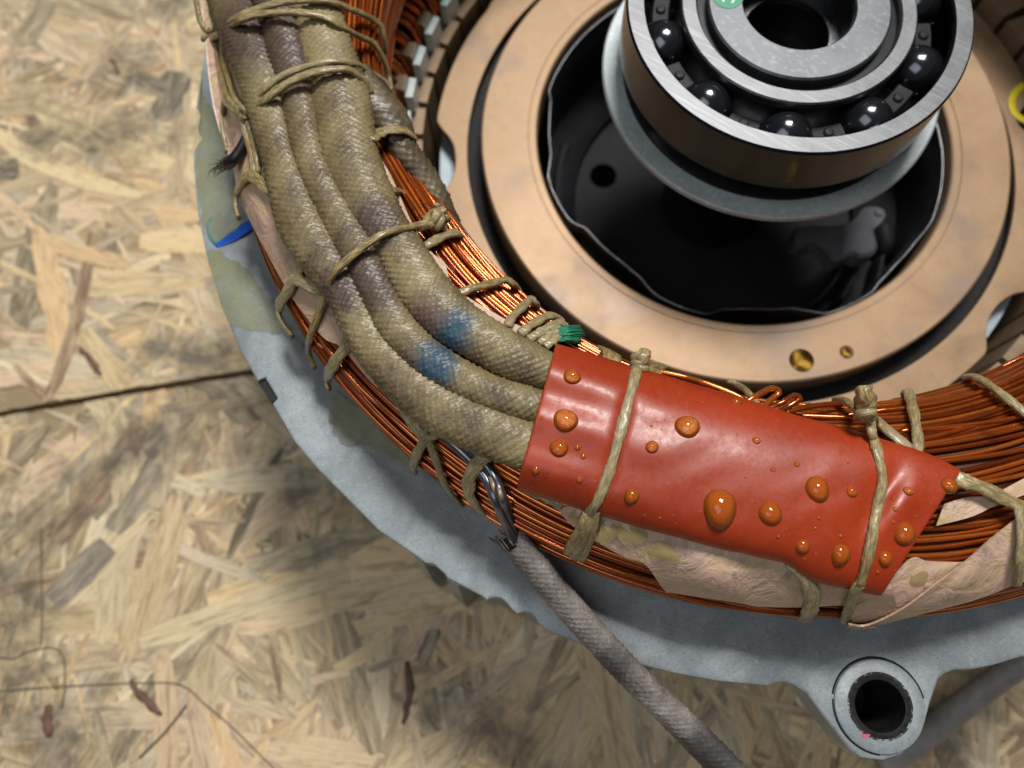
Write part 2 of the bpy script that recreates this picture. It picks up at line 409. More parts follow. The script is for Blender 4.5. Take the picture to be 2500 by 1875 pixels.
def strand(x, y, a, L, W, z, c):
    n = 7; t = np.linspace(-1,1,n); bend = random.uniform(-.07,.07)*L
    e = np.array([random.uniform(.75,1.05) for _ in range(n)]); e[0] *= random.uniform(.2,.9); e[-1] *= random.uniform(.2,.9)
    e2 = np.array([random.uniform(.8,1.05) for _ in range(n)])
    lx = t*L/2; cy = bend*(1-t*t); dz = 0*t
    A = np.stack([lx, cy+W/2*e], 1); B = np.stack([lx, cy-W/2*e2*e[::-1]], 1)
    ca_, sa_ = math.cos(a), math.sin(a)
    V = []; uv = []; o = random.uniform(0,900)
    for q in (A, B):
        for k in range(n):
            X_, Y_ = x+q[k,0]*ca_-q[k,1]*sa_, y+q[k,0]*sa_+q[k,1]*ca_; ys = np.interp(X_, sx, sy)
            Y_ = max(Y_, ys+.75+random.uniform(0,.5)) if y > np.interp(x, sx, sy) else min(Y_, ys-.75-random.uniform(0,.5))
            V.append((X_, Y_, z+dz[k])); uv.append((q[k,0]+o, q[k,1]+o*.7))
    return V, uv, [(*c,1)]*(2*n), n
big, small = [], []
tries = 0
N_STR = 9000
for i in range(N_STR):
    x = random.uniform(-330,210); y = random.uniform(-250,190)
    if math.hypot(x,y) < 104: continue
    d = math.hypot(x,y)
    L = random.choice([random.uniform(10,22), random.uniform(18,42), random.uniform(30,64)])*.95; W = random.uniform(.12,.26)*L if random.random()<.5 else random.uniform(.03,.09)*L
    W = min(W*1.15, 10)
    s_y = np.interp(x, sx, sy); side = y > s_y
    a = random.gauss(-.30 if side else 1.35, .8)
    if abs(y-s_y) < 1.5: continue
    c = random.choice(dk) if random.random() < .10 else random.choice(pal)
    k = random.uniform(.72,1.22); mean_ = (.60,.43,.22); c = tuple((q*.85+m__*.15)*k for q, m__ in zip(c, mean_))
    z = ZF + .05 + .45*i/N_STR
    st = strand(x, y, a, L, W, z, c)
    q = project(np.array([[x,y,z]]))[0]
    vis = 0 < q[0] < 2500 and 0 < q[1] < 1875 and d > 130
    (big if vis and i > N_STR*.72 and L*W > 60 else small).append((side, L*W, st))
for (fx, fy, L, W, a, c) in [(415,235,19,11,1.45,(.075,.07,.06)),(370,215,12,8,-.4,(.12,.11,.09)),(15,420,9,9,.2,(.05,.05,.045)),(90,60,20,9,1.2,(.22,.18,.12)),(1050,1580,10,4,1.2,(.05,.05,.05)),(250,330,55,9,-.42,(.72,.56,.30)),(160,395,60,6,-.45,(.74,.58,.32)),(600,1480,58,8,.32,(.62,.50,.30)),(780,1330,40,9,.3,(.36,.30,.2)),(330,1210,22,8,1.1,(.2,.17,.13)),(200,1400,20,9,.9,(.17,.15,.13))]:
    p = at(fx, fy, ZF); big.append((p[1] > np.interp(p[0], sx, sy), 999, strand(p[0], p[1], a, L, W, ZF+.53+.01*len(big)/300, c)))
big.sort(key=lambda s: -s[1]); small += [b for b in big[260:]]; big = big[:260]
def strand_faces(n, o=0): return [[o+n+k, o+n+k+1, o+k+1, o+k] for k in range(n-1)]
for side, _, (V, uv, col, n) in big:
    mesh('strand', V, strand_faces(n), MAT['strand'], fa if side else fb, smooth=False, uv=uv, col=col)
for side, par in ((True, fa), (False, fb)):
    V, uv, col, Fc = [], [], [], []
    for sd, _, (v, u, c, n) in small:
        if sd != side: continue
        Fc += strand_faces(n, len(V)); V += v; uv += u; col += c
    o = mesh('strand_layer', V, Fc, MAT['strand'], par, smooth=False, uv=uv, col=col); o['kind'] = 'stuff'
def floor_tube(name, px, r, mat, label, cat, group=None, dz=.6):
    P = spline(np.array([at(x,y,ZF+dz+r) for x,y in px]), 40)
    o = tube(name, P, r, r, 6, mat, origin=P[0]-np.array([0,0,r])); tag(o, label, cat, group); return o
tg = 'dark threads lying on the floor boards'
floor_tube('thread', [(-40,1690),(120,1678),(330,1668),(440,1672),(500,1720),(560,1770),(660,1868),(720,1930)], .17, MAT['thread'], 'long dark thread running across the lower left boards to the bottom edge', 'thread', tg)
floor_tube('thread', [(-30,1600),(30,1608),(70,1590),(130,1582),(155,1610),(157,1680),(150,1730)], .17, MAT['thread'], 'hooked dark thread curling down at the lower left border', 'thread', tg)
floor_tube('thread', [(100,1290),(100,1400),(102,1500),(100,1575)], .17, MAT['thread'], 'straight upright dark thread above the hooked one, lower left', 'thread', tg)
floor_tube('thread', [(455,1722),(400,1790),(340,1850)], .28, MAT['thread'], 'short faint thread slanting down left from the long thread', 'thread', tg)
def chip(px, wd, label):
    P = spline(np.array([at(x,y,ZF+.7) for x,y in px]), 8)
    e = np.array([.5,.85,.7,1.0,.8,.95,.75,.4])*np.array([random.uniform(.75,1.1) for _ in range(8)])
    o = tube('bark_chip', P+rng.normal(0,.25,P.shape)*np.array([1,1,0]), wd*.75*e, .25*e, 8, MAT['bark'], origin=P[3]); tag(o, label, 'bark chip', 'reddish bark chips in the boards')
chip([(195,850),(222,880),(248,912)], 1.5, 'red brown bark chip just above the dark board seam')
chip([(318,1660),(350,1705),(398,1748)], 1.6, 'red brown bark chip beside the crossing threads, lower left')
chip([(995,1620),(1000,1690),(985,1770)], 1.5, 'long dark red bark chip on the floor left of the grey cable')
chip([(118,1720),(115,1760),(120,1800)], 2.0, 'broad red brown bark chip under the hooked thread')
chip([(272,143),(284,165),(293,183)], 1.0, 'small dark chip on the bright board at the upper left')

# ------------------------------------------------------------------ motor housing
ZH = 20.0
hs = empty('motor_housing', (0,0,ZF+1.3), 'blue grey cast aluminium motor housing with a flange and bolt boss', 'motor housing')
out_px = [(494,149),(484,210),(477,258),(488,279),(480,312),(491,336),(472,366),(470,400),(480,519),(501,620),(535,739),(586,857),(627,930),(646,923),(676,973),(664,986),
 (719,1080),(776,1147),(854,1225),(925,1297),(1024,1364),(1037,1375),(1058,1378),(1081,1398),(1092,1412),(1176,1456),(1188,1466),(1204,1460),(1222,1461),(1238,1474),(1249,1489),(1263,1500),(1278,1495),(1300,1499),(1317,1525),(1344,1545),(1381,1558),(1470,1594),
 (1575,1627),(1642,1644),(1750,1664),(1875,1676),(1892,1669),(1913,1666),(1940,1674),(1970,1695),(2004,1742),(2042,1790),(2072,1830),(2103,1851),(2157,1858),(2201,1844),(2238,1807),(2259,1766),(2272,1718),(2292,1661),(2306,1647),(2333,1636),(2377,1635),(2428,1625),(2500,1603)]
op = atz(out_px, ZH)
th0 = np.unwrap(np.arctan2(op[:,1], op[:,0])); 
th = list(np.linspace(th0[-1], th0[0]+2*PI, 120)[1:-1])
rest = np.array([[125.8*math.cos(t), 125.8*math.sin(t), ZH] for t in th])
# fine resample keeps the cast edge crisp
ring = np.vstack([op, rest])
RI = 112.2
inr = ring.copy(); d = np.hypot(ring[:,0], ring[:,1]); inr[:,:2] = ring[:,:2]/d[:,None]
tt = np.unwrap(np.arctan2(ring[:,1], ring[:,0]))
def rad(r, z): 
    return np.column_stack([inr[:,0]*r, inr[:,1]*r, np.full(len(ring), z)])
def outw(k, z):
    v = ring.copy(); dd = (d+k)/d; v[:,:2] *= dd[:,None]; v[:,2] = z; return v
layers = [rad(RI,ZF+4), rad(RI,18.0), rad(RI+.6,18.6), rad(116.6,19.2), rad(119.0,19.85), rad(121.0,ZH), outw(-.7,ZH), outw(-.2,ZH-.2), outw(0,ZH-.8), outw(0,ZH-7), outw(-3.0,ZH-9), rad(122.0,4), rad(124.5,-30), rad(125.5,ZF+1.3), rad(RI,ZF+1.3)]
V = np.stack(layers,1); n, m = V.shape[:2]
i = np.arange(n)[:,None]; j = np.arange(m)[None,:]
Fc = np.stack([i*m+j, i*m+(j+1)%m, ((i+1)%n)*m+(j+1)%m, ((i+1)%n)*m+j], -1).reshape(-1,4)
body = mesh('flange', V.reshape(-1,3), Fc, MAT['alu'], hs)
body.data.set_sharp_from_angle(angle=math.radians(40))
# ribs on the lower casting
for a in (-137,-126.5,-122.5,-104,-70,-50):
    c, s = math.cos(math.radians(a)), math.sin(math.radians(a))
    w2 = 2.0
    V = []
    for r0, r1, z in ((118,126.2,6),(118,129.5,-30),(118,130.5,ZF+1.4)):
        for r, q in ((r0,-w2),(r1,-w2*.7),(r1,w2*.7),(r0,w2)): V.append((r*c-q*s, r*s+q*c, z))
    Fc = [[0,1,2,3][::-1]] + [[4*k+i, 4*k+(i+1)%4, 4*k+4+(i+1)%4, 4*k+4+i][::-1] for k in range(2) for i in range(4)]
    mesh('rib', V, Fc, MAT['alu'], hs, smooth=False)
# boss: the flange outline carries it; ring, bore and grime on top
bc = at(2145,1723,ZH)
def cut_out(o, prof, c, mat):
    cy = lathe('cutter', prof, mat, None, 56, c=c); bo = o.modifiers.new('b','BOOLEAN'); bo.operation = 'DIFFERENCE'; bo.object = cy; bo.solver = 'EXACT'
    bpy.context.view_layer.update()
    nm = bpy.data.meshes.new_from_object(o.evaluated_get(bpy.context.evaluated_depsgraph_get()))
    o.modifiers.clear(); o.data = nm; bpy.data.objects.remove(cy); nm.set_sharp_from_angle(angle=math.radians(25))
cut_out(body, [(.001,ZH-19),(4.9,ZH-19),(4.9,ZH+2),(.001,ZH+2)], bc[:2], MAT['alu'])
lathe('boss_ring', [(4.55,ZH-14),(4.55,ZH+.35),(4.9,ZH+.62),(7.2,ZH+.62),(7.55,ZH+.4),(7.6,ZH-2)], MAT['alu'], hs, 64, c=bc[:2])
lathe('bolt_bore', [(4.6,ZH+.70),(4.25,ZH+.62),(4.15,ZH-1),(4.15,ZH-16),(.01,ZH-16),(.01,ZH-17),(5.2,ZH-17),(5.2,ZH+.64)], MAT['grime_shade'], hs, 48, c=bc[:2])  # grime at the lip; inside, the bore's shade is put into the black
def m_soot():
    t = NT('bore_soot'); n = t.noise(900,4,.7)
    t.set(Base_Color=(.012,.012,.012), Roughness=.7, Alpha=t.ramp(n,[(.40,BW(0)),(.56,BW(.95))])); return t.m
SOOT = m_soot()
lathe('soot_ring', [(4.6,ZH+.645),(4.6,ZH+.67),(5.5,ZH+.67),(5.5,ZH+.645)], SOOT, hs, 64, c=bc[:2])
lathe('boss_groove', [(7.62,ZH+.02),(7.62,ZH+.06),(7.98,ZH+.06),(7.98,ZH+.02)], MAT['grime_shade'], hs, 72, c=bc[:2], a0=.15, a1=2.9)
lathe('boss_groove', [(7.62,ZH+.02),(7.62,ZH+.06),(7.86,ZH+.06),(7.86,ZH+.02)], MAT['grime_shade'], hs, 72, c=bc[:2], a0=3.0, a1=4.6)
# black insert in the edge notch
q = atz([(629,931),(646,923),(676,973),(662,984)], ZH-1.0)
prism('notch_insert', q, ZH-14, ZH-1.0, MAT['char'], hs)
sp = at(2113,1797,ZH+.66)
prism('paint_speck', [(sp[0]+.7*math.cos(t)*(1+.4*math.sin(3*t)), sp[1]+.45*math.sin(t)*(1+.3*math.cos(2*t))) for t in np.linspace(0,2*PI,14,endpoint=False)], ZH+.60, ZH+.70, MAT['pink'], hs)
def patch(name, px, z, mat, parent, th=.12, jit=.25):
    P = spline(np.vstack([atz(px, z), atz(px[:1], z)]), 60)[:-1]
    P[:,:2] += rng.normal(0, jit, (len(P),2)); 
    n = len(P); V = np.vstack([np.column_stack([P[:,:2], np.full(n, z+th)]), np.column_stack([P[:,:2], np.full(n, z-.05)])])
    o = mesh(name, V, [list(range(n))] + [[i+n, (i+1)%n+n, (i+1)%n, i][::-1] for i in range(n)], mat, parent, smooth=False); fix_normals(o); return o
patch('varnish_stain', [(492,160),(505,250),(540,300),(575,480),(592,540),(560,575),(528,595),(500,560),(482,450),(476,340),(486,270)], ZH, MAT['stain'], hs)
patch('varnish_stain', [(505,612),(540,615),(600,655),(650,720),(700,800),(735,850),(700,818),(650,812),(590,802),(552,778),(522,690)], ZH, MAT['stain'], hs)
patch('varnish_stain', [(803,970),(812,1040),(822,1068),(845,1086),(890,1085),(940,1110),(1010,1150),(1050,1150),(960,1060),(860,985),(815,950)], ZH-.3, MAT['stain'], hs, .55)
def strip(name, px, wd, z, mat, parent):
    P = spline(atz(px, z), 30); wv = np.interp(np.linspace(0,1,30), np.linspace(0,1,len(wd)), wd)
    return tube(name, P, wv, .10, 8, mat, parent)
strip('paint_mark', [(516,532),(508,548),(510,570),(520,588),(532,600)], [.15,.3,.35,.5], ZH+.04, MAT['teal'], hs)
strip('paint_mark', [(527,600),(562,582),(600,556),(640,528)], [.6,1.3,1.2,1.2], ZH+.05, MAT['blue'], hs)

# ------------------------------------------------------------------ stator core
ZS = -2.0
sc_ = empty('stator_core', (0,0,ZF+6), 'laminated steel stator core with toothed bore under the copper winding', 'stator')
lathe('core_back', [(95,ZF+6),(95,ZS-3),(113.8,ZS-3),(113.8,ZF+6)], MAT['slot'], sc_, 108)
NT_ = 54
proto = {}
for k in range(NT_):
    a = (k+.35)*2*PI/NT_; c, s = math.cos(a), math.sin(a)
    def polar_box(name, r0, r1, w0, w1, z0, z1, mat, bev=.0, tip=None):
        if name in proto:
            o = bpy.data.objects.new(name, proto[name]); link(o, sc_); ORI[o.name] = ORI[sc_.name]
        else:
            V = [(r0,-w0,z0),(r1,-w1,z0),(r1,w1,z0),(r0,w0,z0),(r0,-w0,z1),(r1,-w1,z1),(r1,w1,z1),(r0,w0,z1)]
            o = mesh(name, V, [[3,2,1,0],[4,5,6,7],[0,1,5,4],[1,2,6,5],[2,3,7,6],[3,0,4,7]], mat, sc_, smooth=False)
            proto[name] = o.data
        o.rotation_euler = (0,0,a); return o
    polar_box('tooth', 78.4, 95.2, 3.75, 3.6, ZF+7, ZS, MAT['lam'])
    deg = math.degrees(a) % 360
    if not (1 < deg < 50):
        a += PI/NT_
        polar_box('slot_liner', 80.6, 82.4, 2.7, 2.9, ZS-3, ZS+6.5, MAT['liner'])
        polar_box('slot_wedge', 82.6, 88.0, 2.2, 1.7, ZS-3, ZS+8.2, MAT['wedge'])
# ------------------------------------------------------------------ copper winding
cw = empty('copper_winding', (0,0,ZS), 'ring of varnished copper wire end turns inside the housing', 'winding')
psi = np.linspace(math.radians(-62), math.radians(242), 2400)
def prof(ps, th, off):
    ri = rin(th); a = (ROUT-ri)/2+off; rc = (ROUT+ri)/2
    c = np.cos(ps); s = np.sin(ps)
    return rc + a*np.sign(c)*np.abs(c)**(2/NE), ZC + (BH+off)*np.sign(s)*np.abs(s)**(2/NE)
r_, z_ = prof(psi, np.float64(4.7), -.5)
arc = np.concatenate([[0], np.cumsum(np.hypot(np.diff(r_), np.diff(z_)))])
def coil_pts(sv, th, off):
    ps = np.interp(sv, arc, psi); r, z = prof(ps, th, off)
    return np.stack([r*np.cos(th), r*np.sin(th), z], -1)
tg_ = np.linspace(0, 2*PI, 181)
# inner mass of wires
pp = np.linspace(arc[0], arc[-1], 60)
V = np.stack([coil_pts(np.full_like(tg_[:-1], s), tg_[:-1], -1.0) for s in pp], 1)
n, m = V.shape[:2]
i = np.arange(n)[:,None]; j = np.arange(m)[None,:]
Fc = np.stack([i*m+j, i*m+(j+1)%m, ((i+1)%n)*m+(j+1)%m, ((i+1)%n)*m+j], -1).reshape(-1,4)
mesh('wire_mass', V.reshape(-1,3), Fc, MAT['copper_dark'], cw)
WR = .43
nw = int(arc[-1]/.97)
thw = np.linspace(0, 2*PI, 241)
for k in range(nw):
    s0 = arc[0] + (k+.5)*arc[-1]/nw
    grp = k//6
    wob = .9*snoise(thw*2.4, 100+grp) + .42*snoise(thw*5, 300+k)
    close = np.minimum(thw, 2*PI-thw); wob *= np.clip(close/.3, 0, 1)
    hgt = .26*snoise(thw*5, 500+k) + .40*snoise(thw*3, 700+grp)
    P = coil_pts(np.clip(s0+wob, arc[0], arc[-1]), thw, -.55); 
    nn = P*np.array([1,1,0]); nn /= np.linalg.norm(nn,axis=1)[:,None]
    ps = np.interp(s0+wob, arc, psi)
    Nv = np.cos(ps)[:,None]*nn + np.sin(ps)[:,None]*np.array([0,0,1.])
    P = P + Nv*hgt[:,None]
    tube('wire', P, WR, WR, 7, MAT['copper'], cw, N=Nv, caps=False)
# stray wires that cross their neighbours
for k in range(34):
    s0 = random.uniform(arc[-1]*.18, arc[-1]*.86); t0 = random.uniform(math.radians(165), math.radians(330)); ln = random.uniform(.35,1.1)
    t = np.linspace(t0, t0+ln, 60); dr = random.uniform(-6,6)
    sv = np.clip(s0+dr*(np.linspace(0,1,60))**1.5 + .4*snoise(t*5, 900+k), arc[0], arc[-1])
    e = np.minimum(np.linspace(0,1,60), np.linspace(1,0,60)); o_ = np.where(e < .12, -.9+ e/.12*1.1, .2)
    P = coil_pts(sv, t, -.3); ps = np.interp(sv, arc, psi)
    nn = P*np.array([1,1,0]); nn /= np.linalg.norm(nn,axis=1)[:,None]
    Nv = np.cos(ps)[:,None]*nn + np.sin(ps)[:,None]*np.array([0,0,1.])
    tube('wire', P+Nv*o_[:,None], WR, WR, 7, MAT['copper'], cw, N=Nv)
# coil ends dropping into the slots at the upper left, seen under the overhang
for k in range(34):
    a = math.radians(138+k*1.7+random.uniform(-.4,.4))
    P = spline([(83.5*math.cos(a),83.5*math.sin(a),-1),(86*math.cos(a+.01),86*math.sin(a+.01),8),(92*math.cos(a+.06),92*math.sin(a+.06),17),(97*math.cos(a+.12),97*math.sin(a+.12),24)], 14)
    tube('slot_wire', P, .9, .8, 7, MAT['copper'], cw)
# loose curls by the top edge of the red sleeve
for px in ([(1815,985,2.2),(1850,965,3),(1885,948,3.2),(1902,958,2.6),(1880,978,1.6),(1856,1005,1.0)],
           [(1865,1000,1.0),(1905,985,2.2),(1940,966,3.0),(1952,974,2.6),(1925,992,1.6),(1890,1010,1.0)],
           [(1920,1008,1.0),(1960,996,1.4),(2010,988,1.4),(2050,986,.8)],
           [(1600,905,1.0),(1660,918,1.6),(1720,935,1.6),(1790,962,1.2),(1830,985,.8)],
           [(1590,912,.8),(1650,932,1.2),(1720,952,1.3),(1800,972,1.0)]):
    tube('wire_curl', spline([pt(p) for p in px], 40), .5, .5, 8, MAT['copper'], cw)

# ------------------------------------------------------------------ insulation paper
def ribbon(name, A, B, off, mat, parent=None, nu=70, nv=10, thick=.25, lump=0., seed=1, offB=None):
    A2 = spline(np.array([(*p,0) for p in A], float), nu)[:,:2]; B2 = spline(np.array([(*p,0) for p in B], float), nu)[:,:2]
    offB = off if offB is None else offB
    top = np.zeros((nu,nv,3)); r = np.random.default_rng(seed)
    ph = r.uniform(0,6,4)
    for i_ in range(nu):
        for j_ in range(nv):
            t = j_/(nv-1); p = A2[i_]*(1-t)+B2[i_]*t
            o = off*(1-t)+offB*t + lump*(math.sin(i_*.35+ph[0]+t*2)+math.sin(i_*.16+ph[1])*math.cos(t*4+ph[2]))*.5*math.sin(PI*min(1,t+.15))
            top[i_,j_] = hit(p[0], p[1], max(o,.15))
    N = np.array([[coil_n(top[a,b]) for b in range(nv)] for a in range(nu)])
    bot = top - N*thick
    V = np.vstack([top.reshape(-1,3), bot.reshape(-1,3)]); K = nu*nv
    f = gridf(nu, nv, False); Fc = f.tolist() + (f[:,::-1]+K).tolist()
    edge = [i_*nv for i_ in range(nu)] + [(nu-1)*nv+j_ for j_ in range(1,nv)] + [i_*nv+nv-1 for i_ in range(nu-2,-1,-1)] + [j_ for j_ in range(nv-2,0,-1)]
    for a, b in zip(edge, edge[1:]+edge[:1]): Fc.append([b, a, a+K, b+K])
    o = mesh(name, V, Fc, mat, parent, origin=top[nu//2,nv//2] if parent is None else None)
    o.data.set_sharp_from_angle(angle=math.radians(50)); return o
pg = 'insulation paper strips on the winding'
o = ribbon('insulation_paper', [(488,-60),(498,60),(512,210),(532,305),(570,417),(583,481),(626,570),(653,620),(701,709),(721,739),(789,824),(833,848),(903,930),(961,978),(1045,1050)],
  [(560,-60),(575,60),(620,200),(660,300),(690,400),(710,460),(740,560),(780,640),(830,720),(860,760),(900,820),(930,870),(990,940),(1040,980),(1090,1055)], .8, MAT['paper'], lump=.35, seed=3, offB=1.2, nu=90)
tag(o, 'pink insulation paper strip along the outer side of the braided leads', 'insulation paper', pg)
o = ribbon('insulation_paper', [(919,370),(956,431),(997,525),(1025,578),(1055,617),(1086,641),(1097,678),(1129,716),(1195,757),(1247,786),(1290,806),(1345,850)],
  [(850,390),(890,460),(930,540),(960,600),(990,650),(1020,690),(1040,720),(1070,760),(1130,800),(1190,830),(1230,850),(1290,890)], .8, MAT['paper'], lump=.15, seed=5, nv=6)
tag(o, 'thin pale insulation paper edge along the inner side of the braided leads', 'insulation paper', pg)
lowp = ribbon('insulation_paper', [(1363,1246),(1395,1282),(1449,1318),(1526,1361),(1576,1379),(1621,1440),(1650,1449),(1800,1472),(1852,1481),(1953,1483),(2065,1478),(2190,1482)],
  [(1420,1215),(1450,1225),(1500,1240),(1560,1255),(1600,1270),(1650,1280),(1680,1285),(1800,1310),(1850,1320),(1950,1340),(2060,1370),(2160,1370)], .9, MAT['paper'], lump=1.0, seed=8, nv=12, offB=2.0)
tag(lowp, 'crumpled beige insulation paper showing below the red sleeve', 'insulation paper', pg)
fold = ribbon('insulation_paper', [(2079,1486),(2140,1450),(2221,1366),(2264,1370),(2304,1372),(2367,1370),(2400,1340)], [(2079,1528),(2119,1530),(2205,1487),(2250,1455),(2294,1420),(2340,1388),(2400,1338)], 1.0, MAT['paper'], lump=.3, seed=11, nu=50)
tag(fold, 'pink paper triangle between red sleeve and dark folded edge', 'insulation paper', pg)
fold2 = ribbon('insulation_paper', [(2072,1526),(2119,1528),(2205,1487),(2294,1420),(2355,1374),(2416,1319),(2487,1262),(2560,1205)], [(2067,1533),(2119,1536),(2190,1516),(2258,1498),(2320,1482),(2384,1464),(2500,1420),(2570,1395)], 2.0, MAT['paper'], lump=.5, seed=12, nu=60, offB=1.2, thick=.35)
tag(fold2, 'large folded paper flap wrapped over the coil edge, lower right', 'insulation paper', pg)
o = ribbon('insulation_paper', [(2305,1230),(2360,1214),(2420,1208),(2500,1168),(2560,1140)], [(2286,1284),(2370,1262),(2430,1235),(2500,1208),(2560,1180)], .9, MAT['paper'], lump=.1, seed=13, nu=30, nv=6)
tag(o, 'narrow yellowish paper strip beneath the flat cord at the red sleeve tip', 'insulation paper', pg)
def blob(name, px, rx, mat, parent, off, h=.5, seed=0, ry=None):
    ry = ry or rx; c = pt((*px, off)); N = coil_n(c); T = np.cross(N,[0,0,1.]); T = T/np.linalg.norm(T) if np.linalg.norm(T) > 1e-3 else np.array([1.,0,0]); B = np.cross(N,T)
    r = np.random.default_rng(seed); V = [c+N*h]; n = 20; R = 7
    for i_ in range(1,R+1):
        t = i_/R
        for k in range(n):
            a = 2*PI*k/n; q = t*(1+.16*math.sin(2*a+seed)+.1*math.sin(3*a+seed*2))
            V.append(c+T*rx*q*math.cos(a)+B*ry*q*math.sin(a)+N*(h*(math.cos(t*PI/2))-.1*t))
    Fc = [[0,1+k,1+(k+1)%n] for k in range(n)] + [[1+(i_-1)*n+k, 1+i_*n+k, 1+i_*n+(k+1)%n, 1+(i_-1)*n+(k+1)%n] for i_ in range(1,R) for k in range(n)]
    return mesh(name, V, Fc, mat, parent)
blob('resin_blob', (1540,1300), 2.2, MAT['resin'], lowp, 1.9, .35, 2); blob('resin_blob', (1622,1352), 2.3, MAT['resin'], lowp, 1.6, .2, 3, 1.6)
blob('resin_blob', (1485,1300), 1.7, MAT['resin'], lowp, 1.7, .3, 5); blob('resin_blob', (1410,1262), 1.4, MAT['resin'], lowp, 1.4, .2, 6)
blob('resin_blob', (2245,1415), 1.4, MAT['resin'], fold, 1.1, .12, 7)

# ------------------------------------------------------------------ braided lead sleeves
def braid_v(P, N, rw, rt, cell, amp, seed, flat=1.0, per=4):
    L = np.concatenate([[0], np.cumsum(np.linalg.norm(np.diff(P,axis=0),axis=1))])
    nl = int(L[-1]/cell*per); s = np.linspace(0, L[-1], nl)
    Pp = np.stack([np.interp(s, L, P[:,k]) for k in range(3)],1); Nn = np.stack([np.interp(s, L, N[:,k]) for k in range(3)],1)
    rw_ = np.interp(s, L, rw); rt_ = np.interp(s, L, rt)
    T, Nn, B = frames(Pp, Nn)
    nc = max(8, int(round(2*PI*np.mean((rw_+rt_)/2)/cell/1.15))); sides = nc*per
    a = np.linspace(0, 2*PI, sides, endpoint=False)
    u = s[:,None]/cell*PI; v = (a*nc/2)[None]
    sk = .35*snoise(s/14, seed)[:,None]
    A = np.sin(u+v+sk); Bq = np.sin(u-v-sk)
    h = np.abs(A*Bq)**.7
    ia = np.floor((u+v+sk)/PI).astype(int); ib = np.floor((u-v-sk)/PI).astype(int)
    hv = (np.abs(np.sin(ia*12.9898+ib*78.233+seed)*43758.5453) % 1)
    h = h*(.55+.75*hv)
    slow = .06*snoise(s/6, seed+5)[:,None]
    r1 = amp*(h-.4)+slow
    V = Pp[:,None,:] + B[:,None,:]*((rw_[:,None]+r1)*np.cos(a)[None])[...,None] + Nn[:,None,:]*((rt_[:,None]+r1)*np.sin(a)[None])[...,None]
    return V.reshape(-1,3), gridf(len(s), sides, True)
def lead(name, px, mat, label, cell=1.18, amp=.40, seed=1, n=90, group='braided lead sleeves on the winding', flat_=1.0):
    """px: (x, y, half width px, height over coil of the axis)"""
    A = spline(np.array([(x,y,0,hw,o) for x,y,hw,o in px], float), n)
    P = np.array([pt((a[0],a[1],a[4])) for a in A]); 
    k = 9; pad = np.vstack([np.repeat(P[:1],k//2,0), P, np.repeat(P[-1:],k//2,0)]); 
    P2 = np.stack([np.convolve(pad[:,c], np.ones(k)/k, 'valid') for c in range(3)],1); P2[:,:2] = P[:,:2]; P = P2
    N = np.array([coil_n(p) if p[2] > 20 else np.array([0,0,1.]) for p in P]); N = N*.5+np.array([0,0,.5]); N /= np.linalg.norm(N,axis=1)[:,None]
    dist = np.linalg.norm(P-CAM,axis=1)
    rw = A[:,3]*dist/F_PX*1.0; rw = rw*1.04; rt = np.minimum(rw*flat_, rw*.30+1.45)
    V, Fc = braid_v(P, N, rw, rt, cell, amp, seed)
    o = mesh(name, V, Fc, mat, origin=P[n//2]); 
    if label: tag(o, label, 'lead sleeve', group)
    return o, P, N, rw, rt
OL = ((.088,.056,.029),(.178,.131,.060),(.262,.207,.097))
def local_stain(px, off, org): return tuple(pt((*px,off))-org)
s1 = [(540,-90,45,2.6),(563,0,47,2.6),(590,70,48,2.6),(612,130,48,2.6),(640,210,46,2.6),(662,300,42,2.6),(690,400,42,2.6),(732,530,54,2.6),(775,610,55,2.6),(838,705,46,2.6),(880,790,46,2.6),(915,850,48,2.6),(985,925,55,2.6),(1070,992,60,2.6),(1180,1045,62,2.6),(1278,1085,58,2.4),(1330,1105,40,1.6),(1400,1130,30,1.2)]
s2 = [(650,-90,40,2.9),(668,0,41,2.9),(688,60,42,2.9),(703,130,43,2.9),(722,210,40,2.9),(738,285,38,2.9),(764,400,38,2.9),(828,530,42,2.9),(870,600,48,2.9),(915,700,45,2.9),(968,795,46,2.9),(1025,860,45,2.9),(1110,918,45,2.9),(1210,965,45,2.9),(1302,990,43,2.6),(1350,1005,34,1.6),(1420,1030,26,1.2)]
s3 = [(735,-90,50,3.1),(760,0,50,3.1),(785,70,52,3.1),(800,130,55,3.1),(825,210,62,3.1),(838,290,64,3.1),(860,400,63,3.1),(926,540,58,3.1),(975,610,55,3.1),(1035,710,62,3.1),(1105,780,60,3.1),(1180,830,56,3.1),(1255,872,53,3.1),(1322,900,47,2.7),(1372,918,30,1.5),(1440,940,22,1.1)]
def mk(px, name, label, seed, stains=()):
    org = pt((spline(np.array([(x,y,0,h,o) for x,y,h,o in px],float),90)[45][[0,1,4]]))
    mt = m_braid('braided_sleeve_varnish', *OL, .34, [(tuple(pt((a,b,5.4))-org), r*1.35, c) for a,b,r,c in stains])
    return lead(name, px, mt, label, seed=seed)
DB = (.070,.042,.030)
mk(s1, 'lead_sleeve', 'braided olive lead sleeve, outermost of the three side by side', 3, [(600,60,11,DB),(830,700,5,DB)])
mk(s2, 'lead_sleeve', 'middle braided olive lead sleeve with a small blue stain', 17, [(1065,880,3.6,(.012,.06,.11)),(690,150,9,DB),(900,680,7,DB),(660,10,9,DB)])
mk(s3, 'lead_sleeve', 'thick braided olive lead sleeve nearest the bearing with a wide blue stain', 29, [(1098,800,3.8,(.012,.065,.11)),(920,545,4.5,DB),(1040,770,3.5,(.12,.07,.055))])
